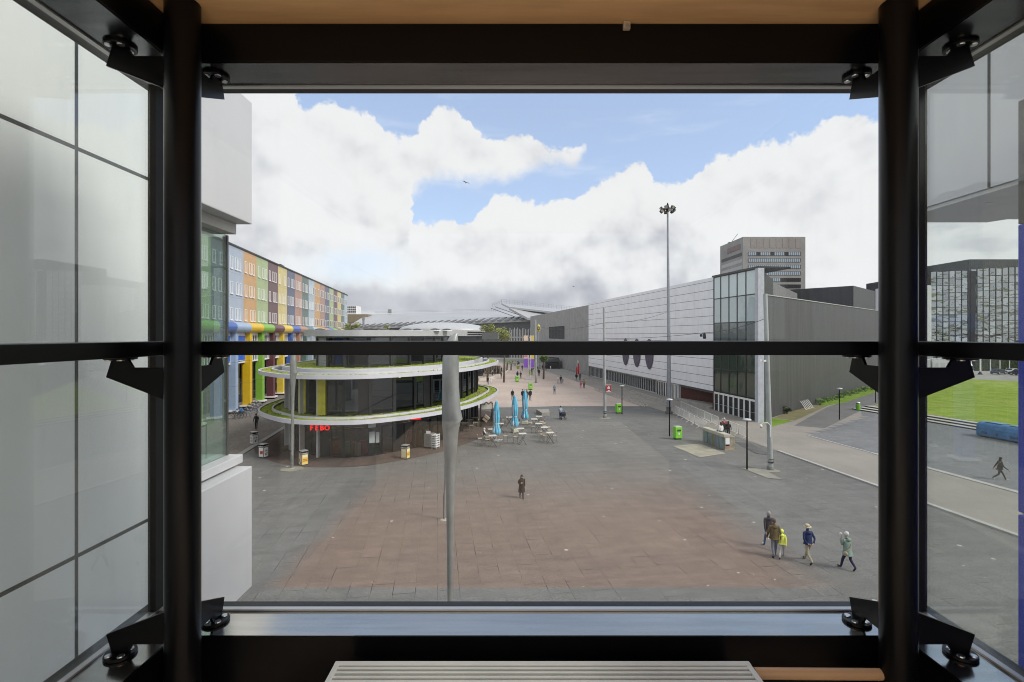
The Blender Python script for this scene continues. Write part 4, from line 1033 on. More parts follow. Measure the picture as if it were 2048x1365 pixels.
# camera arm and small cameras on the near pole
mb = MB(); q = pb1 + Vector((-.20, -.02, 0))
zc = H - (870-670)*.0389; zt = H - (846-670)*.0389
mb.tube([q + Vector((.05, -.2, 2.6)), q + Vector((.05, -.2, 3.5)), q + Vector((-.12, -.2, 3.68)), q + Vector((-.62, -.2, 3.66))], .035, 8); 
tc = thing('dome_camera', 'white dome camera on a curved white arm strapped to the nearest pole', 'camera', q + Vector((0, -.2, 2.6)), world=True)
mb.build('arm', K['white'], tc)
mb = MB(); mb.lathe([(.03, .12), (.10, .08), (.11, -.04)], 14, q + Vector((-.66, -.2, 3.45))); mb.ell(q + Vector((-.66, -.2, 3.42)), (.10, .10, .10), 1, 14, 6, t1=.5); mb.build('dome', [K['white'], K['dglass']], tc)
mb = MB(); z0 = H - (722-670)*.0389; mb.obox(q + Vector((-.28, -.05, z0)), (.34, .14, .13), .3); mb.obox(q + Vector((-.55, .02, z0+.02)), (.12, .12, .16), 0); mb.tube([q + Vector((.02, 0, z0-.05)), q + Vector((-.5, 0, z0-.07))], .02, 6)
tag(mb.build('security_camera', K['white'], None, off=q + Vector((-.3, 0, z0))), 'pair of small white cameras high on the nearest pole', 'camera')
# red sign on the middle pole
t = thing('pole_sign', 'small red square sign with white marks on the tall pole', 'sign', pb2 + Vector((.45, -.25, 3)), world=True)
c = P(1217.3, 777, 63.0); mb = MB(); mb.obox(c, (.60, .04, .90)); mb.build('panel', M('sign_red', (.45, .025, .03), .5), t)
mb = MB()
for dz, w in ((.25, .2), (.10, .32), (-.05, .32), (-.28, .24)): mb.obox(c + Vector((0, -.03, dz)), (w, .012, .09))
mb.obox(c + Vector((0, -.028, .42)), (.6, .01, .06)); mb.obox(c + Vector((0, -.028, -.42)), (.6, .01, .06)); mb.build('marks', K['white'], t)
mb = MB(); mb.tube([c + Vector((-.3, 0, .3)), pb2 + Vector((.1, 0, c.z+.3))], .02, 5); mb.build('bracket', gal, t)
# span wires
def wire(a, b_, sag, r, label):
    mb = MB(); pts = [a.lerp(b_, k/12) + Vector((0, 0, -sag*4*(k/12)*(1-k/12))) for k in range(13)]; mb.tube(pts, r, 4, smooth=False)
    return tag(mb.build('span_wire', K['black_matt'], None, off=a), label, 'wire', 'thin wires spanning the square')
lampw = P(1408, 667, 50)
wire(P(1532, 637, 38.9), lampw + Vector((0, 0, .05)), .25, .02, 'thin wire from the near pole to the hanging black lamp')
wire(lampw + Vector((0, 0, .05)), P(1209, 677, 63.2), .2, .02, 'thin wire from the hanging black lamp to the middle pole')
wire(P(1209, 646, 63.3), P(1072, 652, 109), .8, .022, 'thin wire from the middle pole to the distant pole')
wire(P(1209, 646, 63.3), P(1340, 622, 80), .5, .022, 'thin wire climbing from the middle pole to the white hall')
t = thing('hanging_lamp', 'black lamp pair hanging on a wire before the white hall', 'lamp', lampw, 0)
mb = MB(); mb.lathe([(.03, .05), (.14, -.05), (.16, -.5), (.1, -.55)], 10, (.05, 0, 0)); mb.build('shade', K['black'], t)
mb = MB(); mb.obox((-.28, 0, -.22), (.16, .2, .26), .4); mb.tube([(-.28, 0, -.1), (-.05, 0, .05)], .02, 5); mb.build('projector', K['black'], t)
# low black lamp posts with flat heads
def lamp(base, h, label):
    t = thing('lamp_post', label, 'street lamp', base, 0, 'low black lamp posts with flat round heads')
    mb = MB(); mb.tube([(0, 0, 0), (0, 0, h-.12)], [.065, .05], 10); mb.build('post', K['black_matt'], t)
    mb = MB(); mb.lathe([(.03, h-.12), (.30, h-.05), (.33, h), (.26, h+.06), (.05, h+.10)], 20); mb.build('lamp_head', M('lamp_head_pale', (.5, .51, .52), .4), t)
for px, py, h, lab in ((1494, 940, 3.9, 'low black lamp post left of the nearest tall pole'), (1339, 873, 3.8, 'low black lamp post beside the green bin near the floodlight mast'),
                       (1244, 829, 3.75, 'low black lamp post beside the red sign and a green bin'), (1679, 840, 3.85, 'low black lamp post at the asphalt path by the grey side wall'), (1751, 806, 3.85, 'low black lamp post at the corner of the lawn, far right')):
    lamp(G(px, py), h, lab)
# ------------------------------------------------------------------ bins and advertising boxes
gb = M('bin_green', (.24, .62, .06), .4, var=.05); gbd = M('bin_dark', (.06, .07, .06), .6)
def bin_(base, label, rz=.2, h=1.34, w=.72):
    t = thing('litter_bin', label, 'bin', base, rz, 'lime green litter bins')
    mb = MB(); mb.obox((0, 0, h*.53), (w, w*.85, h*.86)); mb.build('body', gb, t, bevel=.05)
    mb = MB(); mb.obox((0, 0, h*.05), (w*.8, w*.7, h*.10)); mb.obox((0, -w*.43, h*.70), (w*.55, .02, h*.13)); mb.obox((w*.505, 0, h*.7), (.02, w*.5, h*.13)); mb.build('opening', gbd, t)
    mb = MB(); mb.obox((0, 0, h*.975), (w*.9, w*.75, .04)); mb.build('lid', K['alu'], t, bevel=.02)
    mb = MB(); mb.obox((0, -w*.435, h*.45), (w*.2, .012, h*.14)); mb.build('sticker', K['white'], t)
for px, py, lab in ((1355, 879, 'lime green litter bin at the foot of the lamp post near the floodlight mast'), (1237, 827, 'lime green litter bin behind the lamp post left of the red sign'), (1061, 780, 'lime green litter bin just behind the rightmost blue parasol'), (1034, 764.5, 'lime green litter bin with two dark dressed walkers behind')):
    bin_(G(px, py), lab)
bp = G(1716, 821.5); t = thing('litter_bin', 'slim round green bin beside the asphalt path and lawn', 'bin', bp, 0, 'lime green litter bins')
mb = MB(); mb.lathe([(.24, .05), (.27, .1), (.27, .95)], 18); mb.build('body', M('bin_green2', (.20, .50, .05), .45), t)
mb = MB(); mb.lathe([(.20, .95), (.20, 1.05)], 18, mi=1); mb.lathe([(.28, 1.05), (.24, 1.15), (.05, 1.2)], 18); mb.build('lid', [K['alu'], gbd], t)

def poster(name, bg, shapes):
    """flat printed poster drawn as cells: list of (x0,x1,z0,z1,col) in 0..1"""
    m, g, b = newmat(name); uv = g.n('ShaderNodeTexCoord').outputs['Generated']; s = g.sep(uv); c = bg
    for x0, x1, z0, z1, col in shapes:
        k = g.m('MULTIPLY', g.m('MULTIPLY', g.m('GREATER_THAN', s[0], x0), g.m('LESS_THAN', s[0], x1)), g.m('MULTIPLY', g.m('GREATER_THAN', s[2], z0), g.m('LESS_THAN', s[2], z1)))
        c = g.mix(k, c, col)
    g.put(b.inputs['Base Color'], c); b.inputs['Roughness'].default_value = .35; return m
def adbox(base, rz, label, mats):
    t = thing('advert_bin', label, 'advert bin', base, rz, 'square advertising bins round the pavilion'); t.scale = (.74, .74, .73)
    mb = MB(); mb.box(-.36, .36, -.36, .36, .08, 1.30); mb.build('body', M('advert_frame', (.10, .10, .10), .5) if 'advert_frame' not in bpy.data.materials else bpy.data.materials['advert_frame'], t)
    for k, m in enumerate(mats):
        mb = MB(); mb.box(-.31, .31, -.375, -.362, .14, 1.22); o = mb.build('poster', m, t); o.rotation_euler = (0, 0, R(90)*k)
    mb = MB(); mb.box(-.38, .38, -.38, .38, 1.30, 1.36); mb.build('collar', K['alu'], t)
    mb = MB()
    for sx in (-.3, .3):
        for sy in (-.3, .3): mb.box(sx-.03, sx+.03, sy-.03, sy+.03, 1.36, 1.58)
    mb.box(-.22, .22, -.22, .22, 1.361, 1.50); mb.build('posts', K['black_matt'], t)
    mb = MB(); mb.box(-.36, .36, -.36, .36, 1.58, 1.64); mb.build('lid', K['alu'], t)
    mb = MB(); mb.box(-.3, .3, -.3, .3, 0, .08); mb.build('foot', K['black_matt'], t)
wht = (.72, .71, .68)
pA = poster('poster_burger', (.70, .55, .12), [(.05, .95, .72, .95, (.75, .70, .5)), (.1, .95, .30, .55, (.55, .16, .02)), (.05, .95, .40, .47, (.75, .4, .03)), (.0, 1, .0, .18, (.75, .62, .2))])
pB = poster('poster_snack', (.72, .64, .5), [(.05, .95, .62, .95, (.72, .38, .12)), (.1, .9, .70, .74, (.7, .65, .5)), (.1, .5, .25, .55, (.32, .10, .05)), (.5, .9, .05, .28, (.4, .14, .06))])
pC = poster('poster_red', wht, [(.25, .85, .30, .62, (.42, .06, .04)), (.4, .95, .38, .66, (.45, .08, .05)), (0, 1, 0, .14, (.6, .6, .58))])
pD = poster('poster_grey', wht, [(.1, .45, .55, .8, (.5, .5, .48)), (.5, .8, .6, .72, (.1, .1, .1)), (.3, .6, .15, .4, (.12, .12, .12)), (.5, .9, .3, .5, (.45, .44, .42))])
pE = poster('poster_cream', (.66, .58, .36), [(.1, .9, .75, .9, (.7, .66, .5)), (.05, .95, .02, .14, (.45, .35, .2))])
for px, py, rz, lab, ms in ((508, 888.5, .55, 'black and white advertising bin on the pale kerb, furthest left', (pD, pD, pD, pD)), (527, 915.5, .3, 'white advertising bin showing a red poster, left of the pavilion', (pC, pD, pC, pD)),
                            (607, 930.5, .75, 'orange lit advertising bin with burger poster beside the left lamp mast', (pB, pA, pB, pA)), (811, 918, .35, 'cream advertising bin in front of the pavilion doors', (pE, pA, pE, pA))):
    adbox(G(px, py), -rz, lab, ms)
# grey menu trolley under the canopy
b = G(864, 897); t = thing('menu_trolley', 'grey trolley with stacked white trays under the pavilion canopy', 'trolley', b, -.35)
mb = MB(); mb.box(-.62, .1, -.4, .4, .18, 1.38); mb.build('body', M('trolley_grey', (.22, .225, .23), .5), t, bevel=.02)
mb = MB()
for k in range(6): mb.box(.16, .62, -.38, .38, .18+k*.21, .24+k*.21)
for sx in (.16, .58):
    for sy in (-.36, .32): mb.box(sx, sx+.04, sy, sy+.04, .05, 1.36)
mb.build('tray_rack', K['white'], t)
mb = MB(); mb.obox((-.3, -.15, 1.46), (.4, .03, .3), .3); mb.build('menu_card', K['white'], t)
mb = MB()
for sx in (-.55, .55):
    for sy in (-.34, .34): mb.lathe([(.05, 0), (.05, .16)], 8, (sx, sy, 0))
mb.build('castor', K['rubber'], t)
# shop sign on the pavilion
redl = M('lit_red', (.9, .02, .02), .5, var=0, emit=.5)
Ys = 40.6; c = P(639, 856.5, Ys); t = thing('shop_sign', 'glowing red shop sign hanging under the pavilion canopy', 'sign', c)
def text(body, size, m, name, parent, loc):
    cu = bpy.data.curves.new(name, 'FONT'); cu.body = body; cu.size = size; cu.extrude = .05; cu.offset = .008; cu.align_x = 'CENTER'; cu.resolution_u = 3
    o = bpy.data.objects.new(name, cu); C.objects.link(o)
    dg = bpy.context.evaluated_depsgraph_get(); me = bpy.data.meshes.new_from_object(o.evaluated_get(dg)); bpy.data.objects.remove(o); bpy.data.curves.remove(cu)
    me.materials.clear(); me.materials.append(m)
    o = bpy.data.objects.new(name, me); C.objects.link(o); o.parent = parent; o.location = loc; o.rotation_euler = (R(90), 0, 0); return o
for k, ch in enumerate('FEBO'):
    text(ch, .56, redl, 'letter', t, ((k-1.5)*.42, -.05, -.17))
mb = MB(); mb.obox((0, .03, .06), (1.80, .03, .56)); mb.build('backing', M('sign_back', (.05, .012, .012), .5), t)
c = P(829, 838.5, 44.3); t = thing('shop_sign', 'narrow red lit strip sign under the canopy near the big lamp mast', 'sign', c, .42)
mb = MB(); mb.obox((.15, 0, 0), (.85, .05, .16)); mb.build('panel', redl, t)
mb = MB()
for k in range(5): mb.obox((-.95+k*.13, 0, -.05), (.08, .04, .13), 0)
mb.build('marks', M('sign_pink', (.5, .33, .3), .5), t)
# paper notices in the pavilion windows
for px, py, w, h, Y, lab in ((744, 851, .62, .38, 42.6, 'small pale notice high in the pavilion glass'), (744, 875, .45, .95, 42.6, 'tall pale poster standing in the pavilion door'), (755, 875, .30, .9, 43.1, 'narrow pale blue poster beside the tall pale one')):
    c = P(px, py, Y-.55); mb = MB(); mb.obox((0, 0, 0), (w, .02, h), .42); o = mb.build('notice', M('notice_paper', (.40, .43, .42) if w < .6 else (.5, .55, .52), .6)); o.location = c; tag(o, lab, 'poster')
# ------------------------------------------------------------------ concrete cabinets, plinth, barriers, bike rack
c0 = G(1404.3, 884); c1 = G(1448.6, 901.5); d = (c1-c0); L = d.length; ang = math.atan2(d.y, d.x)
t = thing('service_cabinet', 'weathered concrete bench block with steel cabinet doors', 'cabinet', c0, ang)
sc = M('cabinet_concrete', (.30, .275, .20), .85, var=.25, scale=2.5)
mb = MB(); mb.extr([(0, .06, 0), (L, .06, 0), (L, 1.06, 0), (0, 1.06, 0)], (0, 0, 1.18)); mb.build('body', sc, t)
mb = MB(); mb.extr([(-.04, -.02, 1.18), (-.04, -.02, 1.45), (-.04, .62, 1.45), (-.04, 1.1, 1.2), (-.04, 1.1, 1.18)], (L+.08, 0, 0)); mb.build('top_slab', M('cabinet_top', (.42, .40, .33), .8, var=.15, scale=3), t)
dm_ = M('cabinet_door', (.20, .25, .265), .5, .4, var=.3, scale=1.5, stretch=(2, 2, .4))
for k, x in enumerate((.15, .98, 2.15, 2.95)):
    mb = MB(); mb.box(x, x+.74, -.01, .058, .1, 1.15); mb.build('door', dm_, t, bevel=.01)
mb = MB(); mb.box(1.8, 2.08, -.005, .055, .0, 1.16); mb.build('pier', M('cabinet_pier', (.20, .185, .11), .85), t)
mb = MB(); mb.box(L+.001, L+.012, .12, .52, .55, 1.15); mb.box(L+.001, L+.013, .12, .52, .18, .34, 1); mb.box(L+.001, L+.012, .14, .5, .40, .52, 2); mb.build('pasted_bill', [K['white'], M('bill_red', (.5, .2, .2), .6), K['black_matt']], t)
t0 = Vector(c0); tag(sheet('concrete_patch', [G(1345, 893), G(1400, 888), G(1452, 908), G(1400, 916)], .030, ground_mat('pale_patch', (.36, .335, .25), (.27, .26, .215), .9)), kind='structure')
sheet('concrete_patch', [G(1485, 938), G(1520, 936), G(1565, 960), G(1535, 957)], .030, ground_mat('pale_patch_b', (.29, .28, .22), (.23, .225, .2), .9))
sheet('asphalt_patch', [G(1470, 885), G(1500, 887), G(1545, 912), G(1512, 908)], .033, ground_mat('asphalt_dark', (.12, .12, .12), None, .9))
for px, py, r in ((584, 939, .9), (1210, 837, .8), (1541, 942, .7)):
    c = G(px, py); sheet('paving_patch', [(c.x + r*math.cos(a)*1.0, c.y + r*math.sin(a)*.9) for a in [k*math.pi/6 + .2*(k % 2) for k in range(12)]], .031, bpy.data.materials['pale_patch_b'])
c = G(1099, 833.5); t = G(1072, 829); ang = 0
mb = MB(); a = G(1085, 833); b_ = G(1099.6, 832.6); e = G(1072, 828)
mb.extr([G(1083.5, 833.5), G(1099.8, 832.5), G(1097, 825.5), G(1072.5, 826.5)], (0, 0, .50)); o = mb.build('plinth', M('plinth_concrete', (.30, .29, .26), .85, var=.15, scale=2), None, off=G(1087, 830), bevel=.02); tag(o, 'low flat concrete block on the square behind the cafe tables', 'block')
bar_m = M('barrier_steel', (.66, .66, .64), .5, .1, var=.05)
def barrier_proto():
    t = thing('crowd_barrier', 'x', 'barrier', (0, 0, 0), 0, 'steel crowd barriers in rows before the hall')
    mb = MB(); Lb, Hb = 2.2, 1.1
    mb.tube([(-Lb/2, 0, .18), (-Lb/2, 0, Hb), (Lb/2, 0, Hb), (Lb/2, 0, .18), (-Lb/2, 0, .18)], .036, 6)
    mb.build('rail_frame', bar_m, t)
    mb = MB()
    for k in range(1, 12): mb.tube([(-Lb/2+Lb*k/12, 0, .18), (-Lb/2+Lb*k/12, 0, Hb)], .012, 4, smooth=False)
    mb.build('bars', bar_m, t)
    for s in (-1, 1):
        mb = MB(); mb.tube([(s*Lb*.42, -.34, .02), (s*Lb*.42, 0, .2), (s*Lb*.42, .34, .02)], .022, 5); mb.build('foot', bar_m, t)
    return t
bar0 = barrier_proto(); nb_ = 0
ORD = ['first', 'second', 'third', 'fourth', 'fifth', 'sixth', 'seventh', 'eighth', 'ninth']
def barline(a, b_, n, lab):
    global nb_
    ang = math.atan2((b_-a).y, (b_-a).x)
    for k in range(n):
        p = a.lerp(b_, (k+.5)/n); l = lab % ORD[k]
        if nb_ == 0: bar0.location = p; bar0.rotation_euler = (0, 0, ang); bar0['label'] = l
        else: copy_tree(bar0, p, ang + rnd.uniform(-.04, .04), l)
        nb_ += 1
barline(G(1350, 829), G(1412, 863), 6, '%s steel crowd barrier from the floodlight mast in the front row')
barline(G(1362, 819), G(1437, 854), 6, '%s steel crowd barrier from the floodlight mast in the back row')
barline(G(1446, 858), G(1492, 877), 3, '%s steel crowd barrier past the people by the concrete cabinets')
rack_m = M('rack_pale', (.52, .50, .47), .5, .3)
def rack_proto():
    t = thing('bike_rack', 'x', 'bike rack', (0, 0, 0), 0, 'low slanted bike racks before the hall')
    mb = MB(); mb.tube([(-1.2, 0, .06), (1.2, 0, .06)], .05, 6); mb.tube([(-1.2, .35, .35), (1.2, .35, .35)], .03, 6); mb.build('rail', rack_m, t)
    mb = MB()
    for k in range(5):
        x = -1.0 + k*.5; mb.tube([(x, -.25, .05), (x+.05, .1, .62), (x+.2, .35, .5), (x+.15, .35, .05)], .04, 5)
    mb.build('hoop', rack_m, t); return t
rk0 = rack_proto(); nr = 0
for a, b_, n, lab in ((G(1190, 781), G(1290, 815), 9, '%s low slanted bike rack from the far end, row beside the red sign'), (G(1262, 787), G(1336, 812), 7, '%s low slanted bike rack from the far end, row by the hall glazing')):
    for k in range(n):
        p = a.lerp(b_, (k+.5)/n); ang = math.atan2((b_-a).y, (b_-a).x)
        l = lab % ORD[k]
        if nr == 0: rk0.location = p; rk0.rotation_euler = (0, 0, ang); rk0['label'] = l
        else: copy_tree(rk0, p, ang, l)
        nr += 1
# galvanised bike stand by the grey wall
b = G(1613, 817); t = thing('bike_stand', 'galvanised upright bike stand against the grey side wall', 'bike stand', b, math.atan2(1, 1.073))
mb = MB()
for k in range(6):
    x = -1.9 + k*.62; mb.tube([(x, -.5, .05), (x, .1, 1.0), (x+.25, .5, 1.25), (x+.25, .5, .05)], .045, 5)
mb.build('hoop', bar_m, t)
mb = MB(); mb.tube([(-2.1, -.5, .05), (1.6, -.5, .05)], .035, 5); mb.tube([(-1.9, .5, .05), (1.8, .5, .05)], .035, 5); mb.tube([(-1.7, .5, 1.25), (1.6, .5, 1.25)], .03, 5); mb.build('rail', gal, t)
# ------------------------------------------------------------------ plants
def leafmat(name, a, b_, c):
    m, g, b = newmat(name); p = g.pos()
    k = g.mix(g.ss(g.noise(p, 1.1, 3, .6), .35, .65), a, b_); k = g.mix(g.ss(g.noise(p, 7, 2, .6), .45, .8), k, c)
    g.put(b.inputs['Base Color'], k); b.inputs['Roughness'].default_value = .7; b.inputs['Specular IOR Level'].default_value = .15; return m
lfY = leafmat('leaf_yellow_green', (.24, .29, .05), (.36, .38, .08), (.42, .40, .13))
lfG = leafmat('leaf_green', (.12, .23, .04), (.20, .33, .06), (.26, .36, .09))
lfD = leafmat('leaf_dark', (.035, .07, .025), (.06, .11, .03), (.09, .14, .04))
bark = M('bark', (.10, .08, .06), .9)
def crown(c, r, n, m, name, parent, seed, leaf=.3, blobs=9):
    rr = random.Random(seed); mb = MB(); cl = []
    for _ in range(blobs):
        d = Vector((rr.gauss(0, 1), rr.gauss(0, 1), rr.gauss(0, .8))).normalized()*rr.uniform(.25, .72)
        cl.append((Vector((d.x*r[0], d.y*r[1], d.z*r[2])), rr.uniform(.28, .5)))
    for _ in range(n):
        q, s = rr.choice(cl); d = Vector((rr.gauss(0, 1), rr.gauss(0, 1), rr.gauss(0, 1))).normalized()*(rr.random()**.4)*s
        p = Vector(c) + q + Vector((d.x*r[0], d.y*r[1], d.z*r[2])); a = rr.uniform(0, 6.28)
        e = Vector((math.cos(a), math.sin(a), rr.uniform(-.6, .6)))*leaf*rr.uniform(.6, 1.2); f = Vector((-e.y, e.x, rr.uniform(-.3, .6)*leaf))*.6
        mb.add([p-e, p+f*.6, p+e, p-f*.6], [(0, 1, 2, 3)])
    return mb.build(name, m, parent, off=parent.location if parent.get('_w') else (0, 0, 0))
def tree(base, h, r, label, m, seed, n=1400):
    t = thing('tree', label, 'tree', base, 0, 'trees between the pavilion and the stadium')
    mb = MB(); top = h-r[2]; rr = random.Random(seed)
    mb.tube([(0, 0, 0), (.1, 0, top*.5), (0, .1, top)], [.24, .18, .12], 8)
    for k in range(6):
        a = k*1.05 + rr.random(); mb.tube([(0, .05, top*.8), (math.cos(a)*r[0]*.35, math.sin(a)*r[1]*.35, top + r[2]*.1), (math.cos(a)*r[0]*.65, math.sin(a)*r[1]*.65, top + r[2]*.5)], [.09, .05, .025], 5)
    mb.build('trunk', bark, t); crown((0, 0, h-r[2]), r, n, m, 'crown', t, seed, .26)
def treeat(px, ptop, wpx, Y, label, m, seed, hz=None):
    top = P(px, ptop, Y); w = wpx/1000*Y/2; tree((top.x, Y, 0), top.z, (w, w, hz or w*.85), label, m, seed)
treeat(703, 634, 46, 118, 'yellowing tree at the far end of the striped building', lfY, 3)
treeat(775, 648, 36, 118, 'small tree crown just above the pavilion roof, left of the lens roof', lfY, 4)
treeat(975, 645, 32, 112, 'smaller left one of the two yellow green trees by the lens roof', lfY, 5)
treeat(1008, 650, 56, 110, 'broader right one of the two yellow green trees by the lens roof', lfY, 6)
treeat(1087, 706, 22, 118, 'pale green tree beside the black kiosk', lfG, 8, 1.4)
def bush(name, base, r, m, label, seed, n=260, cat='bush', leaf=.14, group=None):
    t = thing(name, label, cat, base, 0, group)
    mb = MB(); rr = random.Random(seed)
    for k in range(7):
        a = k*.9; mb.tube([(0, 0, 0), (math.cos(a)*r[0]*.5, math.sin(a)*r[1]*.5, r[2]*1.3)], [.03, .012], 4)
    mb.build('stem', bark, t); crown((0, 0, r[2]), r, n, m, 'foliage', t, seed, leaf, 7); return t
bush('bush', G(1574, 829), (.7, .5, .62), lfD, 'scraggly dark bush against the corner of the grey side wall', 21)
for k, (px, py) in enumerate(((1640, 802), (1655, 797), (1671, 793), (1686, 788), (1701, 784), (1716, 780), (1731, 776), (1744, 773))):
    bush('bush', G(px, py+8), (1.25, .8, .55), lfG, '%s green bush from the bike stand along the grey side wall' % ORD[k], 30+k, 240, group='bushes along the grey side wall')
# palms and planters
def palm(base, h, label, seed):
    t = thing('palm_tree', label, 'palm', base, 0, 'palms beside the terrace'); rr = random.Random(seed)
    mb = MB(); mb.tube([(0, 0, 0), (.05, 0, h*.6)], [.22, .17], 8); mb.build('trunk', bark, t)
    mb = MB()
    for k in range(26):
        a = rr.uniform(0, 6.28); L = rr.uniform(.9, 1.5); e = rr.uniform(-.2, 1.0); w = .16; d = Vector((math.cos(a), math.sin(a), 0)); q = Vector((-d.y, d.x, 0))*w
        p0 = Vector((.05, 0, h*.6)); p1 = p0 + d*L*.5 + Vector((0, 0, e*.9)); p2 = p0 + d*L + Vector((0, 0, e*.5))
        mb.add([p0, p1-q, p2, p1+q], [(0, 1, 2, 3)])
    mb.build('fronds', lfG, t)
palm(G(1014, 742.5), 3.6, 'shaggy left palm by the curved terrace', 1); palm(G(1022, 741), 3.2, 'slightly smaller right palm by the curved terrace', 2)
def planter(base, label, seed):
    t = thing('planter', label, 'planter', base, 0, 'lime green planters with shrubs')
    mb = MB(); mb.lathe([(.38, 0), (.5, .9)], 12); mb.build('pot', M('planter_lime', (.32, .42, .10), .5), t); crown((0, 0, 1.6), (.8, .8, .9), 200, lfD, 'foliage', t, seed, .2, 6)
planter(G(1036, 738), 'lime planter with a dark shrub right of the palms', 1); planter(G(1062, 751), 'lime planter with a shrub between the tall pole and banner posts', 2)
# ------------------------------------------------------------------ banners, kiosk, red flag
bnA = poster('banner_print', (.68, .55, .42), [(0, 1, 0, .28, (.24, .10, .55)), (.2, .8, .74, .84, (.62, .30, .06)), (.2, .8, .58, .68, (.60, .28, .08)), (.25, .75, .44, .52, (.62, .2, .1)), (.15, .85, .32, .38, (.5, .2, .3))])
bnB = poster('banner_print_b', (.66, .50, .12), [(0, 1, 0, .26, (.24, .10, .55)), (0, .35, .26, 1, (.62, .55, .5)), (.4, .8, .72, .82, (.25, .16, .03)), (.4, .8, .56, .66, (.3, .2, .03)), (.4, .8, .40, .48, (.5, .2, .03))])
b = G(1059, 759.5); t = thing('banner_mast', 'pair of white masts carrying purple and orange street banners', 'banner mast', b, world=True)
mb = MB()
for px, py in ((1056.5, 758), (1061.5, 760)): q = G(px, py); mb.tube([q, q + Vector((0, 0, 7.5))], .06, 8)
mb.build('mast', K['white'], t)
for px, m in ((1051.5, bnA), (1063.8, bnB)):
    c = P(px, 706, 117); w = 8.5*.117/2; mb = MB(); mb.box(c.x-w, c.x+w, c.y-.03, c.y+.03, P(px, 735.5, 117).z, P(px, 680, 117).z+1); mb.build('banner', m, t)
mb = MB(); q = G(1058, 760); mb.box(q.x-.8, q.x+.8, q.y-.5, q.y+.5, 0, .35); mb.build('base', K['alu'], t)
b = G(1155, 753); t = thing('feather_flag', 'tall red feather flag with a white tip near the concrete wall', 'flag', b)
mb = MB(); mb.tube([(0, 0, 0), (0, 0, 3.9)], .035, 6); mb.lathe([(.4, 0), (.4, .06)], 12); mb.build('pole', K['alu'], t)
mb = MB(); mb.extr([(-.38, 0, .5), (.42, 0, .5), (.46, 0, 2.1), (.36, 0, 3.2), (.1, 0, 3.4), (-.05, 0, 2.6), (-.36, 0, 2.1)], (0, .05, 0)); mb.extr([(0, 0, 3.41), (.3, 0, 3.3), (.2, 0, 3.9), (.05, 0, 4.2)], (0, .05, 0), 1); mb.build('cloth', [M('flag_red', (.52, .012, .02), .6), K['white']], t)
b = G(1104, 738); t = thing('black_kiosk', 'low black kiosk with a pitched roof beside the concrete wall', 'kiosk', b, .05)
mb = MB(); mb.box(-1.9, 2.4, 0, 3.2, 0, 1.9); mb.build('wall', M('kiosk_dark', (.02, .02, .02), .6), t)
mb = MB(); mb.extr([(-2.6, -.3, 2.2), (2.6, -.3, 2.0), (2.4, 1.6, 3.1), (-2.0, 1.6, 3.0)], (0, 0, .12)); mb.extr([(-2.0, 1.6, 3.0), (2.4, 1.6, 3.1), (2.6, 3.6, 2.0), (-2.6, 3.6, 2.2)], (0, 0, .12)); mb.build('roof', M('kiosk_roof', (.03, .03, .032), .5), t)
mb = MB()
for x in (-2.5, 2.5): mb.tube([(x, -.2, 0), (x, -.2, 2.2)], .05, 6)
mb.tube([(-1.5, 0, 3.6), (2.2, 0, 3.3)], .12, 5); mb.build('post', K['black_matt'], t)
t = thing('round_sign', 'yellow and black hanging sign on a post at the end of the concrete wall', 'sign', G(1073, 752), world=True)
q = G(1077.5, 745); c = P(1077, 657, q.y); mb = MB(); mb.tube([q, Vector((q.x, q.y, c.z+1.5))], .09, 6); mb.build('post', gal, t)
mb = MB(); mb.lathe([(.02, -.08), (.75, -.08), (.75, .08), (.02, .08)], 20, (0, 0, 0)); 
mb.v = [Vector((v.x*.7, v.z, v.y*1.5)) + c + Vector((0, -.2, 0)) for v in mb.v]; mb.build('panel', poster('emblem_print', (.50, .42, .06), [(.2, .8, .3, .7, (.03, .03, .03)), (.35, .65, .42, .58, (.5, .42, .06))]), t)
# ------------------------------------------------------------------ cafe terrace
tabm = M('table_top', (.58, .55, .48), .5, var=.06); irn = M('dark_iron', (.05, .05, .05), .5); wd_ = M('pale_wood', (.45, .38, .29), .6, var=.12, scale=8)
stl = M('stool_steel', (.20, .195, .185), .5, .3)
def table_proto():
    t = thing('bar_table', 'x', 'table', (0, 0, 0), 0, 'white topped folding bar tables')
    mb = MB(); mb.box(-.36, .36, -.33, .33, 1.01, 1.045); mb.build('table_top', tabm, t, bevel=.008)
    for y in (-.27, .27):
        for s in (-1, 1):
            mb = MB(); mb.tube([(-s*.34, y, 0), (s*.30, y + .012*s, 1.01)], .018, 6); mb.build('leg', irn, t)
    mb = MB(); mb.tube([(-.34, -.27, .03), (-.34, .27, .03)], .015, 5); mb.tube([(.34, -.27, .03), (.34, .27, .03)], .015, 5); mb.tube([(0, -.27, .5), (0, .27, .5)], .015, 5); mb.build('crossbar', irn, t); return t
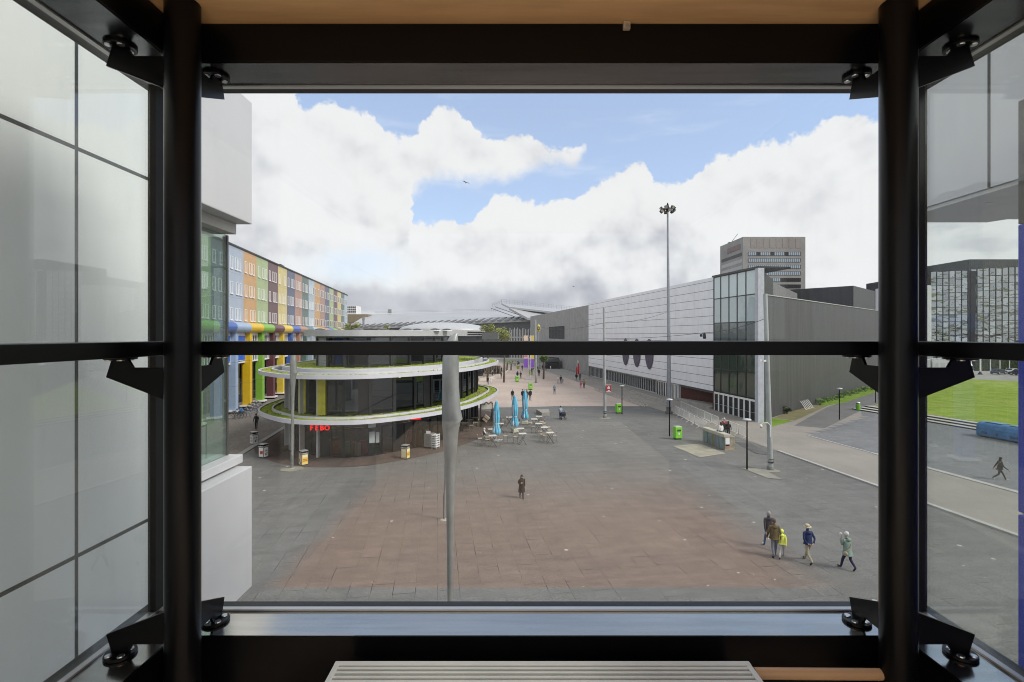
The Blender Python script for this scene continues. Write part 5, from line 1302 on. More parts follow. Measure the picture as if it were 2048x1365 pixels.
def stool_proto():
    t = thing('bar_stool', 'x', 'stool', (0, 0, 0), 0, 'tall cafe stools with backs')
    mb = MB(); mb.box(-.2, .2, -.2, .2, .72, .755); mb.build('seat', wd_, t, bevel=.01)
    for sx in (-1, 1):
        mb = MB(); mb.tube([(sx*.22, -.22, 0), (sx*.18, -.17, .72)], .014, 6); mb.build('leg', stl, t)
        mb = MB(); mb.tube([(sx*.22, .22, 0), (sx*.18, .18, .72), (sx*.18, .23, 1.10)], .014, 6); mb.build('leg', stl, t)
    mb = MB(); mb.tube([(-.2, -.2, .28), (.2, -.2, .28)], .011, 5); mb.tube([(-.2, .2, .28), (.2, .2, .28)], .011, 5)
    for sx in (-1, 1): mb.tube([(sx*.2, -.2, .28), (sx*.2, .2, .28)], .011, 5)
    mb.build('footrest', stl, t)
    mb = MB(); mb.box(-.19, .19, .215, .24, .94, 1.10); mb.build('backrest', wd_, t); return t
def gz(px, py, z): return Vector((((px-1024)/1000*1000*(H-z)/(py-670)), 1000*(H-z)/(py-670), 0))
tb = [(1045, 867.5, .1, 'white topped bar table standing alone, its crossed legs in the open front'), (1100, 865.5, .15, 'white topped bar table nearest the front on the right of the terrace'), (1088.7, 855, .1, 'white topped bar table second from the front in the right hand row'), (1077.5, 847.5, .1, 'white topped bar table third from the front in the right hand row'),
      (1068.5, 838.5, .05, 'white topped bar table just left of the concrete block'), (1078, 833, .05, 'white topped bar table furthest back, in front of the concrete block'), (1041, 857.3, .1, 'white topped bar table touching the middle parasol base'), (1001, 847.5, .0, 'white topped bar table right behind the left parasol'),
      (1018.5, 834.8, .0, 'white topped bar table behind the middle parasol'), (983, 858.7, .2, 'white topped bar table just behind the seated customer'), (985, 871.5, .2, 'white topped bar table with the seated customer beside the left parasol')]
tp = table_proto()
for k, (px, py, a, lab) in enumerate(tb):
    p = gz(px, py, 1.03)
    if k == 0: tp.location = p; tp.rotation_euler = (0, 0, a); tp['label'] = lab
    else: copy_tree(tp, p, a, lab)
st = [(960, 877, 1.6, 'tall stool furthest left on the terrace, left of the seated customer'), (975, 879, 3.0, 'tall stool at the very front beside the seated customer'), (1000, 880, 2.6, 'tall stool directly in front of the left parasol'), (1011, 871.5, -1.4, 'tall stool by itself right of the left parasol'),
      (1013, 840.3, -1.2, 'tall stool between the left and middle parasols, further back'), (1007, 840.5, 1.5, 'dark backed stool left of the one between the parasols'), (1067, 853, 1.4, 'tall stool left of the third right hand table'), (1060.5, 845, 1.5, 'tall stool left of the table by the concrete block'), (1084, 868.5, 1.7, 'tall stool left of the front right table'), (1090, 872, 2.8, 'front stool between the legs of the front right table'), (1109, 871, -1.5, 'tall stool right of the front right table'),
      (1099, 860.5, .2, 'tall stool behind the front right table'), (1080, 863, 1.6, 'tall stool left of the second right hand table'), (1086, 838.8, -1.5, 'tall stool right of the table before the concrete block'), (1083, 843.8, -.6, 'tall stool close behind the third right hand table'), (1089, 852.5, .1, 'tall stool tucked behind the second right hand table'), (1031, 873.5, 1.5, 'tall stool left of the table with crossed legs'), (1035.5, 845.5, -1.2, 'tall stool just right of the middle parasol')]
sp_ = stool_proto()
for k, (px, py, a, lab) in enumerate(st):
    p = gz(px, py, .74)
    if k == 0: sp_.location = p; sp_.rotation_euler = (0, 0, a); sp_['label'] = lab
    else: copy_tree(sp_, p, a, lab)
# darker tables and stools under the canopy
dt = [(929, 846, 'dark bar table under the canopy just right of the big lamp mast'), (939, 840, 'dark bar table under the canopy, middle of the three'), (949, 835.5, 'dark bar table under the canopy, furthest from the lamp mast')]
for px, py, lab in dt:
    p = gz(px, py, 1.03); o = copy_tree(tp, p, .4, lab); o['group'] = 'dark bar tables under the canopy'
    for ch in kids(o):
        if ch.name.startswith('table_top'): ch.data = ch.data.copy(); ch.data.materials[0] = M('dark_table_top', (.09, .08, .075), .4)
    for dx, a, l2 in ((-.75, 1.6, 'left'), (.75, -1.6, 'right')):
        o = copy_tree(sp_, p + Vector((dx, .1, 0)), a, 'x'); o['label'] = ('stool on the %s of the dark canopy table,' % l2) + (' middle' if 'middle' in lab else (' far end' if 'furthest' in lab else ' lamp mast end')); o['group'] = 'stools under the canopy'
# closed blue parasols
pm1 = M('parasol_blue', (.13, .47, .66), .7, var=.25, scale=2.5, stretch=(4, 4, .5)); pw1 = M('parasol_print', (.55, .62, .70), .7)
def parasol(base, label, hasbase=True, seed=0):
    t = thing('closed_parasol', label, 'parasol', base, seed, 'closed blue parasols on the terrace'); rr = random.Random(seed)
    mb = MB(); mb.tube([(0, 0, .1), (0, 0, 3.95)], .035, 8); mb.lathe([(.05, 3.92), (.07, 3.98), (.02, 4.08)], 8); mb.build('pole', K['alu'], t)
    n = 48; vs = []; fs = []; zs = [.75, .85, 1.05, 1.3, 1.6, 1.75, 1.9, 2.4, 3.0, 3.5, 3.85, 3.98]; rs = [.34, .38, .37, .31, .24, .22, .27, .30, .25, .19, .12, .05]
    for z, r in zip(zs, rs):
        for k in range(n):
            a = 2*math.pi*k/n; q = r*(1 + .20*math.cos(8*a + z*1.3) + .07*math.cos(16*a + seed)) + rr.uniform(-.008, .008); vs.append((q*math.cos(a), q*math.sin(a), z + (.09*math.cos(8*a) if z < 1 else 0)))
    for i in range(len(zs)-1):
        for k in range(n): fs.append((i*n+k, i*n+(k+1) % n, (i+1)*n+(k+1) % n, (i+1)*n+k))
    mb = MB(); mb.add(vs, fs, 0, True)
    for f in range(len(mb.f)):
        i, k = divmod(f, n)
        if (k // 6 + seed) % 4 == 0 and i in (0, 1, 2, 6, 7): mb.m[f] = 1
    mb.build('canopy', [pm1, pw1], t)
    mb = MB(); mb.lathe([(.25, 1.70), (.26, 1.75), (.25, 1.80)], 16); mb.build('strap', pw1, t)
    if hasbase:
        mb = MB(); mb.box(-.36, .36, -.30, .30, .08, .46); mb.build('base', M('parasol_base', (.50, .52, .42), .7), t, bevel=.03)
        mb = MB()
        for sx in (-.28, .28): mb.box(sx-.06, sx+.06, -.28, .28, 0, .08)
        mb.build('skid', K['black_matt'], t)
    else:
        mb = MB(); mb.box(-.30, .30, -.30, .30, 0, .12); mb.build('base', K['alu'], t)
parasol(G(993, 883), 'closed blue parasol, left one, beside the seated customer', False, 1); parasol(G(1029.5, 866), 'closed blue parasol, middle one, on a pale weighted base', True, 2); parasol(G(1050, 850), 'closed blue parasol, right one and furthest back, on a pale base', True, 3)
# plant screen, board and crate at the canopy end
b = G(972, 851); t = thing('menu_stall', 'white bordered menu stall with black lettering under the canopy end', 'stall', b, .25, world=True)
a = G(958, 851.5); e = G(981, 850)
f0 = lambda px, py: P(px, py, 57.2)
mb = MB(); q0, q1 = f0(957.5, 818), f0(981.5, 808.5); mb.box(q0.x, q1.x, 57.1, 57.25, q0.z, q1.z); mb.build('board', M('stall_board', (.55, .53, .46), .7), t)
mb = MB()
for px in (957.5, 981): q = f0(px, 830); mb.box(q.x-.06, q.x+.06, 57.1, 57.2, 0, f0(px, 806).z)
q0, q1 = f0(957.5, 851), f0(981.5, 851); mb.box(q0.x, q1.x, 57.15, 57.25, 0, 1.15); mb.build('frame', M('stall_dark', (.045, .035, .028), .7), t)
mb = MB(); rr = random.Random(4)
for k in range(26): px = 958+k*.9; q = f0(px, 806.5+rr.uniform(-1.5, 1)); mb.obox(q + Vector((0, -.12, 0)), (rr.uniform(.025, .05), .03, rr.uniform(.12, .3)), 0, 0, 0, rr.uniform(-.5, .5))
mb.build('lettering', K['black_matt'], t)
mb = MB(); q = f0(972.5, 836); mb.obox((0, 0, 0), (.62, .5, .62), 0, 0, 0, R(38))
for k in range(3): mb.obox(Vector((0, 0, 0)), (.64, .52, .05), 0, 1, 0, R(38))
o = mb.build('wooden_crate', [wd_, bark]); o.location = q + Vector((.0, -.45, 0)); tag(o, 'tilted wooden crate hung on the menu stall under the canopy', 'crate')
for k, (px, py, lab) in enumerate(((984.5, 852, 'tall leafy climbing plant beside the left parasol and the stall'), (953.5, 853, 'dark potted plant left of the menu stall'))):
    bush('potted_plant', G(px, py), (.35, .35, 1.35 if k == 0 else .7), lfD, lab, 60+k, 300, 'plant', .1)
bush('potted_plant', G(845, 893), (.32, .32, .75), lfD, 'potted plant left of the grey menu trolley', 66, 160, 'plant', .1)
# curved white terrace kerb and its dark seating far right of the pavilion
pts = [G(958, 762), G(980, 760.5), G(998, 756), G(1012, 750), G(1017, 745)]
mb = MB()
for i in range(4):
    a, b_ = pts[i], pts[i+1]; d = (b_-a).normalized(); nrm = Vector((-d.y, d.x, 0))*.35
    mb.extr([a, b_, b_+nrm, a+nrm], (0, 0, .62))
o = mb.build('terrace_wall', M('terrace_cream', (.55, .51, .45), .7), None, off=pts[2]); tag(o, 'curved cream terrace wall right of the pavilion', 'wall')
tp2 = None
for k in range(9):
    px = 970 + k*5.0; p = G(px, 754 - k*1.25 + (k % 3)*-1.5); o = copy_tree(tp, p, .3*k, 'dark table on the curved terrace beyond the pavilion'); o['group'] = 'dark tables on the curved terrace'
    for ch in kids(o):
        if ch.name.startswith('table_top'): ch.data = bpy.data.meshes['table_top.001'] if False else ch.data.copy(); ch.data.materials[0] = bpy.data.materials['dark_iron']
for k in range(12):
    px = 968 + k*3.9; p = G(px, 755.5 - k*1.05 - (k % 2)*2); o = copy_tree(sp_, p, k*.9, 'dark stool on the curved terrace beyond the pavilion'); o['group'] = 'dark stools on the curved terrace'
mb = MB(); mb.box(-3, 3.5, -.3, .3, 0, 2.2); o = mb.build('slat_screen', lined('slat_screen', (.20, .16, .12), (.03, .03, .03), 'x', .45, .2), None); o.location = G(975, 748); tag(o, 'brown slatted screen behind the curved terrace', 'screen')
# ------------------------------------------------------------------ bicycles
tyr = K['rubber']
BC = {}
def bike_proto(col, extra, seed):
    t = thing('bicycle', 'x', 'bicycle', (0, 0, 0), 0, 'bicycles parked by the pillars'); m = M('bike_paint_%d' % seed, col, .4)
    def W(x):
        mb = MB(); r = .34; n = 24
        mb.tube([(x + (r-.03)*math.cos(2*math.pi*k/n), 0, r + (r-.03)*math.sin(2*math.pi*k/n)) for k in range(n+1)], .012, 4, 1, caps=False)
        for k in range(12): mb.tube([(x, 0, r), (x + (r-.03)*math.cos(k*math.pi/6), 0, r + (r-.03)*math.sin(k*math.pi/6))], .004, 3, 1, smooth=False)
        wh = mb.build('wheel', [tyr, K['alu']], t)
        MB().tube([(x + r*math.cos(2*math.pi*k/n), 0, r + r*math.sin(2*math.pi*k/n)) for k in range(n+1)], .022, 6, 0, caps=False).build('tyre', tyr, wh)
    W(-.54); W(.54)
    mb = MB(); bbk = (0, 0, .30); st_ = (-.16, 0, .84); hd_ = (.38, 0, .86)
    for a, b_, r in ((bbk, st_, .018), (bbk, (.42, 0, .70), .02), ((-.12, 0, .72), (.38, 0, .84), .018), (bbk, (-.54, .03, .34), .012), (st_, (-.54, .03, .34), .011), (hd_, (.54, .0, .34), .017)): mb.tube([a, b_], r, 6)
    for x in (-.54, .54):
        n = 10; mb.tube([(x + .385*math.cos(math.pi*(.05+.75*k/n)), 0, .34 + .385*math.sin(math.pi*(.05+.75*k/n))) for k in range(n+1)], .018, 4)
    mb.lathe([(.09, -.012), (.09, .012)], 12, (0, 0, 0)); mb.build('frame', m, t)
    mb = MB(); mb.tube([(.38, 0, .86), (.36, 0, 1.05)], .014, 6); mb.tube([(.16, -.28, 1.02), (.30, -.25, 1.06), (.37, 0, 1.05), (.30, .25, 1.06), (.16, .28, 1.02)], .013, 6); mb.build('handlebar', K['alu'], t)
    mb = MB(); mb.ell((-.19, 0, .92), (.14, .085, .04), 0, 10, 6); mb.tube([(-.17, 0, .84), (-.18, 0, .9)], .014, 5); mb.build('saddle', K['rubber'], t)
    mb = MB(); mb.box(-.78, -.36, -.07, .07, .755, .775); mb.tube([(-.74, .06, .76), (-.56, .04, .34)], .008, 4); mb.build('rack', K['black_matt'], t)
    if extra == 'crate': MB().box(.42, .78, -.2, .2, .95, 1.2).build('crate', M('crate_blue', (.02, .22, .60), .5), t, bevel=.02)
    if extra == 'bag': MB().ell((-.58, 0, .72), (.2, .17, .16), 0, 10, 6).build('pannier', M('bag_dark', (.03, .03, .04), .7), t)
    return t
kinds = [((.02, .02, .022), 'crate'), ((.03, .03, .03), None), ((.30, .30, .31), None), ((.05, .06, .16), 'bag'), ((.45, .45, .44), None)]
protos = [bike_proto(c, e, k) for k, (c, e) in enumerate(kinds)]
bl_ = ['bicycle with a bright blue crate at the front end of the parked row', 'black bicycle second in the parked row by the yellow pillar', 'silver bicycle among those parked by the yellow pillar', 'dark blue bicycle with a pannier parked in the middle of the row', 'pale grey bicycle with white tyres look at the near edge of the row']
spots = [(472, 838, .2, 0), (481, 838, 1.2, 1), (478, 833, .6, 2), (489, 834, 1.0, 3), (496, 836, .8, 4), (486, 829, .4, 1), (493, 828, 1.1, 1), (500, 829, .5, 3), (502, 823, 1.3, 2), (509, 826, .9, 1), (508, 818, .4, 4), (513, 815, 1.0, 1), (505, 812, .7, 2), (515, 821, .3, 3)]
used = set()
for n, (px, py, a, k) in enumerate(spots):
    p = G(px, py)
    if k not in used: used.add(k); o = protos[k]; o.location = p; o.rotation_euler = (0, R(0), a); o['label'] = bl_[k]
    else:
        where = ('behind the yellow pillar foot' if px < 495 else ('beside the green pillar foot' if py < 820 else 'in the tangle between the yellow and green pillars'))
        copy_tree(protos[k], p, a, '%s bicycle parked %s%s' % (['blue crate', 'black', 'silver', 'dark blue', 'pale grey'][k], where, ['', ', outermost', ', nearer the pillar', ', leaning inwards', '', ', at the back', '', ', furthest in'][n % 8]))
# ------------------------------------------------------------------ right background: container, trucks, cars, hedge
ca = G(1951, 872); cdir = Vector((UX*.9, 1, 0)).normalized()*-1
t = thing('blue_container', 'long blue container with rounded top and two square hatches', 'container', ca, math.atan2(cdir.y, cdir.x))
bcm = M('container_blue', (.045, .19, .42), .5, var=.18, scale=1.2)
prof = [(0, .12), (0, .95), (.12, 1.35), (.38, 1.52), (1.25, 1.52), (1.5, 1.35), (1.62, .95), (1.62, .12)]
mb = MB(); Lc = 7.5; mb.extr([(0, y, z) for y, z in prof], (Lc, 0, 0)); mb.build('body', bcm, t, bevel=.12)
for x in (.7, 2.9, 5.1):
    mb = MB(); mb.box(x, x+1.5, .42, 1.22, 1.53, 1.58); mb.build('hatch', M('hatch_blue', (.10, .27, .48), .5), t, bevel=.02)
    mb = MB(); mb.box(x-.05, x+1.55, .37, 1.27, 1.515, 1.535); mb.build('hatch_seal', K['black_matt'], t)
mb = MB()
for x in (.4, 3.5, 6.8): mb.box(x, x+.4, .1, 1.5, 0, .13)
mb.build('skid', K['black_matt'], t)
mb = MB()
for x, w in ((.6, .5), (1.9, .25), (3.2, .8)): mb.box(x, x+w, -.012, -.002, .35, .62)
mb.build('stencil', M('stencil_dark', (.03, .1, .2), .6), t)
def car(base, rz, col, label, h=1.45):
    t = thing('parked_car', label, 'car', base, rz, 'cars parked before the hedge'); m = M('car_%s' % label[:6].strip(), col, .25, .2, var=.02)
    side = [(-2.1, .35), (-2.1, .75), (-1.9, .92), (-1.2, .98), (-.6, h), (.7, h), (1.4, .98), (2.0, .85), (2.15, .6), (2.1, .32)]
    mb = MB(); mb.extr([(x, -.85, z) for x, z in side], (0, 1.7, 0)); mb.build('body', m, t, bevel=.08)
    mb = MB()
    for y0, y1 in ((-.865, -.852), (.852, .865)): mb.extr([(-1.0, y0, 1.0), (1.1, y0, 1.0), (.62, y0, h-.08), (-.55, y0, h-.08)], (0, y1-y0, 0))
    mb.extr([(1.36, -.7, 1.02), (1.36, .7, 1.02), (.76, .62, h-.03), (.76, -.62, h-.03)], (.03, 0, .02)); mb.build('window', K['dglass'], t)
    for x in (-1.3, 1.35):
        for y in (-.86, .70):
            mb = MB(); mb.lathe([(.02, 0), (.32, 0), (.32, .16), (.02, .16)], 16); mb.v = [Vector((v.x + x, y + v.z, v.y + .32)) for v in mb.v]; wh = mb.build('wheel', K['rubber'], t)
            mb = MB(); mb.lathe([(.02, -.01), (.2, -.01), (.2, .17), (.02, .17)], 12); mb.v = [Vector((v.x + x, y + v.z, v.y + .32)) for v in mb.v]; mb.build('rim', K['alu'], wh)
car(P(1998, 745, 133) * Vector((1, 1, 0)) if False else Vector((129.5, 133, 0)), R(200), (.03, .04, .08), 'dark blue estate car parked left of the white one')
car(Vector((134.5, 134.5, 0)), R(195), (.62, .63, .64), 'white car parked between the two dark cars')
car(Vector((131.0, 129.0, 0)), R(100), (.045, .05, .09), 'dark blue car nearest to the lawn, facing the window')
t = thing('white_truck', 'white articulated truck cab parked far off beyond the lawn', 'truck', (117, 138.5, 0), R(170))
wp = M('truck_white', (.62, .62, .61), .4, var=.03)
mb = MB(); mb.extr([(1.6, -1.2, .7), (3.6, -1.2, .7), (3.75, -1.2, 1.9), (3.3, -1.2, 2.9), (2.6, -1.2, 3.7), (1.6, -1.2, 3.8)], (0, 2.4, 0)); mb.build('cab', wp, t, bevel=.1)
mb = MB(); mb.box(-7.5, 1.2, -1.22, 1.22, 1.1, 3.9); mb.build('trailer', wp, t)
mb = MB(); mb.extr([(3.74, -1.05, 1.95), (3.74, 1.05, 1.95), (3.34, 1.0, 2.8), (3.34, -1.0, 2.8)], (.03, 0, .02)); mb.extr([(2.6, 1.21, 1.9), (3.5, 1.21, 1.9), (3.2, 1.21, 2.7), (2.6, 1.21, 2.7)], (0, .02, 0)); mb.build('window', K['dglass'], t)
mb = MB(); mb.box(-7, 1.5, -1.1, 1.1, .6, 1.0); mb.build('chassis', K['black_matt'], t)
for x in (2.7, -.2, -5.2, -6.4):
    for y in (-1.2, .95):
        mb = MB(); mb.lathe([(.02, 0), (.5, 0), (.5, .28), (.02, .28)], 18); mb.v = [Vector((v.x + x, y + v.z, v.y + .5)) for v in mb.v]; mb.build('wheel', K['rubber'], t)
t = thing('white_van', 'white box van with dark windows facing the lawn', 'van', (117.5, 131, 0), R(-80))
mb = MB(); mb.extr([(-2.6, -1, .35), (2.3, -1, .35), (2.5, -1, 1.2), (2.3, -1, 2.6), (1.9, -1, 3.2), (-2.6, -1, 3.2)], (0, 2, 0)); mb.build('body', wp, t, bevel=.08)
mb = MB(); mb.extr([(2.51, -.85, 1.4), (2.51, .85, 1.4), (2.34, .85, 2.5), (2.34, -.85, 2.5)], (.02, 0, 0)); mb.box(-2, 1.8, -1.02, -1.002, 1.5, 2.5); mb.box(-2, 1.8, 1.002, 1.02, 1.5, 2.5); mb.build('window', K['dglass'], t)
for x in (-1.6, 1.5):
    for y in (-1.02, .80):
        mb = MB(); mb.lathe([(.02, 0), (.42, 0), (.42, .22), (.02, .22)], 16); mb.v = [Vector((v.x + x, y + v.z, v.y + .42)) for v in mb.v]; mb.build('wheel', K['rubber'], t)
t = thing('freight_container', 'tall white freight container standing at the end of the hedge', 'container', (128.0, 142, 0))
mb = MB(); mb.box(-1.3, 1.5, 0, 6, .1, 4.0); mb.build('body', lined('container_white', (.58, .58, .57), (.42, .42, .41), 'x', .32, .1), t)
mb = MB(); mb.box(.7, 1.5, -.03, -.005, .1, 2.0); mb.build('panel', M('panel_orange', (.45, .26, .12), .6), t)
# hedge with white posts
h0, h1 = Vector((131, 146, 0)), Vector((175, 140, 0)); t = thing('clipped_hedge', 'dark clipped hedge behind white fence posts beyond the parked cars', 'hedge', h0, world=True)
rr = random.Random(3); mb = MB()
for k in range(5200):
    s = rr.random(); p = h0.lerp(h1, s) + Vector((0, rr.uniform(0, 1.2), rr.uniform(.1, 3.6))); a = rr.uniform(0, 6.28); e = Vector((math.cos(a), math.sin(a)*.4, rr.uniform(-.6, .6)))*.26; f = Vector((-e.z, 0, e.x))*.7
    mb.add([p-e, p+f, p+e, p-f], [(0, 1, 2, 3)])
mb.build('foliage', lfD, t)
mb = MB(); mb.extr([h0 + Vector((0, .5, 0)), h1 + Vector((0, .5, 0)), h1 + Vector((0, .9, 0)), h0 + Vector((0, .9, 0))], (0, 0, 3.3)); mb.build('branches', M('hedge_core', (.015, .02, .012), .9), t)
t = thing('post_fence', 'white post and rail fence in front of the dark hedge', 'fence', h0, world=True)
for k in range(19):
    p = h0.lerp(h1, k/18) + Vector((0, -.4, 0)); mb = MB(); mb.box(p.x-.08, p.x+.08, p.y-.08, p.y+.08, 0, 3.9); mb.build('post', K['white'], t)
mb = MB(); mb.extr([h0 + Vector((0, -.5, 3.75)), h1 + Vector((0, -.5, 3.75)), h1 + Vector((0, -.4, 3.75)), h0 + Vector((0, -.4, 3.75))], (0, 0, .35)); mb.build('rail', K['white'], t)
b = Vector((123.5, 133, 0)); t = thing('flag_pole', 'thin white pole standing on the verge beyond the lawn', 'pole', (123.6, 132, 0)); MB().tube([(0, 0, 0), (0, 0, 4.6)], .12, 8).build('shaft', K['white'], t); MB().lathe([(.6, 0), (.3, .5), (.15, .8)], 10).build('foot', K['black_matt'], t)
# ------------------------------------------------------------------ gulls
for px, py, Y, s, lab in ((932, 366, 90, 1.0, 'dark gull gliding in the blue gap between the clouds'), (1147, 574, 150, 1.0, 'tiny distant bird low over the stadium roof')):
    c = P(px, py, Y); mb = MB(); mb.ell((0, 0, 0), (.09, .28, .08), 0, 8, 6)
    for sx in (-1, 1): mb.extr([(0, -.08, .02), (sx*.35, -.14, .14), (sx*.78, .06, .06), (sx*.35, .04, .14), (0, .1, .02)], (0, 0, .015))
    o = mb.build('gull', M('gull_dark', (.04, .04, .045), .8)); o.location = c; o.rotation_euler = (0, .25, .5); tag(o, lab, 'bird')
# ------------------------------------------------------------------ people
MC = {}
def cm(name, col, rough=.8):
    if name not in MC: MC[name] = M('cloth_' + name, col, rough, var=.12, scale=9)
    return MC[name]
cm('skin', (.50, .31, .23), .55); cm('skin_dark', (.12, .065, .045), .55)
cm('black', (.012, .012, .014)); cm('dark', (.03, .03, .035)); cm('darkbrown', (.022, .014, .012)); cm('jeans', (.11, .16, .27)); cm('greyjeans', (.17, .18, .22)); cm('navy', (.012, .025, .09)); cm('beige', (.36, .31, .22)); cm('brown', (.10, .065, .02)); cm('plum', (.03, .018, .03))
cm('sage', (.19, .26, .215)); cm('indigo', (.018, .018, .06)); cm('yellow', (.75, .80, .12)); cm('white', (.68, .68, .66)); cm('red', (.30, .02, .03)); cm('pink', (.65, .06, .25)); cm('tan', (.34, .20, .08)); cm('denim', (.16, .23, .33)); cm('pale', (.45, .45, .46)); cm('skyblue', (.30, .42, .55)); cm('olive', (.07, .08, .035)); cm('green', (.04, .06, .04)); cm('shoe', (.02, .018, .016)); cm('whiteshoe', (.55, .53, .48)); cm('blue', (.03, .16, .45))
cm('hair_white', (.62, .61, .58), .9); cm('hair_dark', (.02, .015, .012), .7); cm('hair_grey', (.32, .30, .28), .9); cm('hair_brown', (.10, .06, .035), .8); cm('hair_blond', (.42, .32, .18), .8)

def skinmesh(name, joints, edges, fine):
    """joints: name -> (pos, radius); one continuous surface grown round the skeleton"""
    names = list(joints); idx = {n: i for i, n in enumerate(names)}
    me = bpy.data.meshes.new(name); me.from_pydata([joints[n][0] for n in names], [(idx[a], idx[b]) for a, b, _ in edges], [])
    o = bpy.data.objects.new(name, me); C.objects.link(o)
    o.modifiers.new('skin', 'SKIN'); 
    sv = me.skin_vertices[0].data
    for n in names:
        r = joints[n][1]; r = r if isinstance(r, tuple) else (r, r)
        sv[idx[n]].radius = r; sv[idx[n]].use_root = (n == 'pelvis')
    o.modifiers['skin'].use_smooth_shade = True
    sb = o.modifiers.new('sub', 'SUBSURF'); sb.levels = sb.render_levels = 2 if fine else 1
    dg = bpy.context.evaluated_depsgraph_get(); nm = bpy.data.meshes.new_from_object(o.evaluated_get(dg))
    bpy.data.objects.remove(o); bpy.data.meshes.remove(me); nm.name = name
    return nm

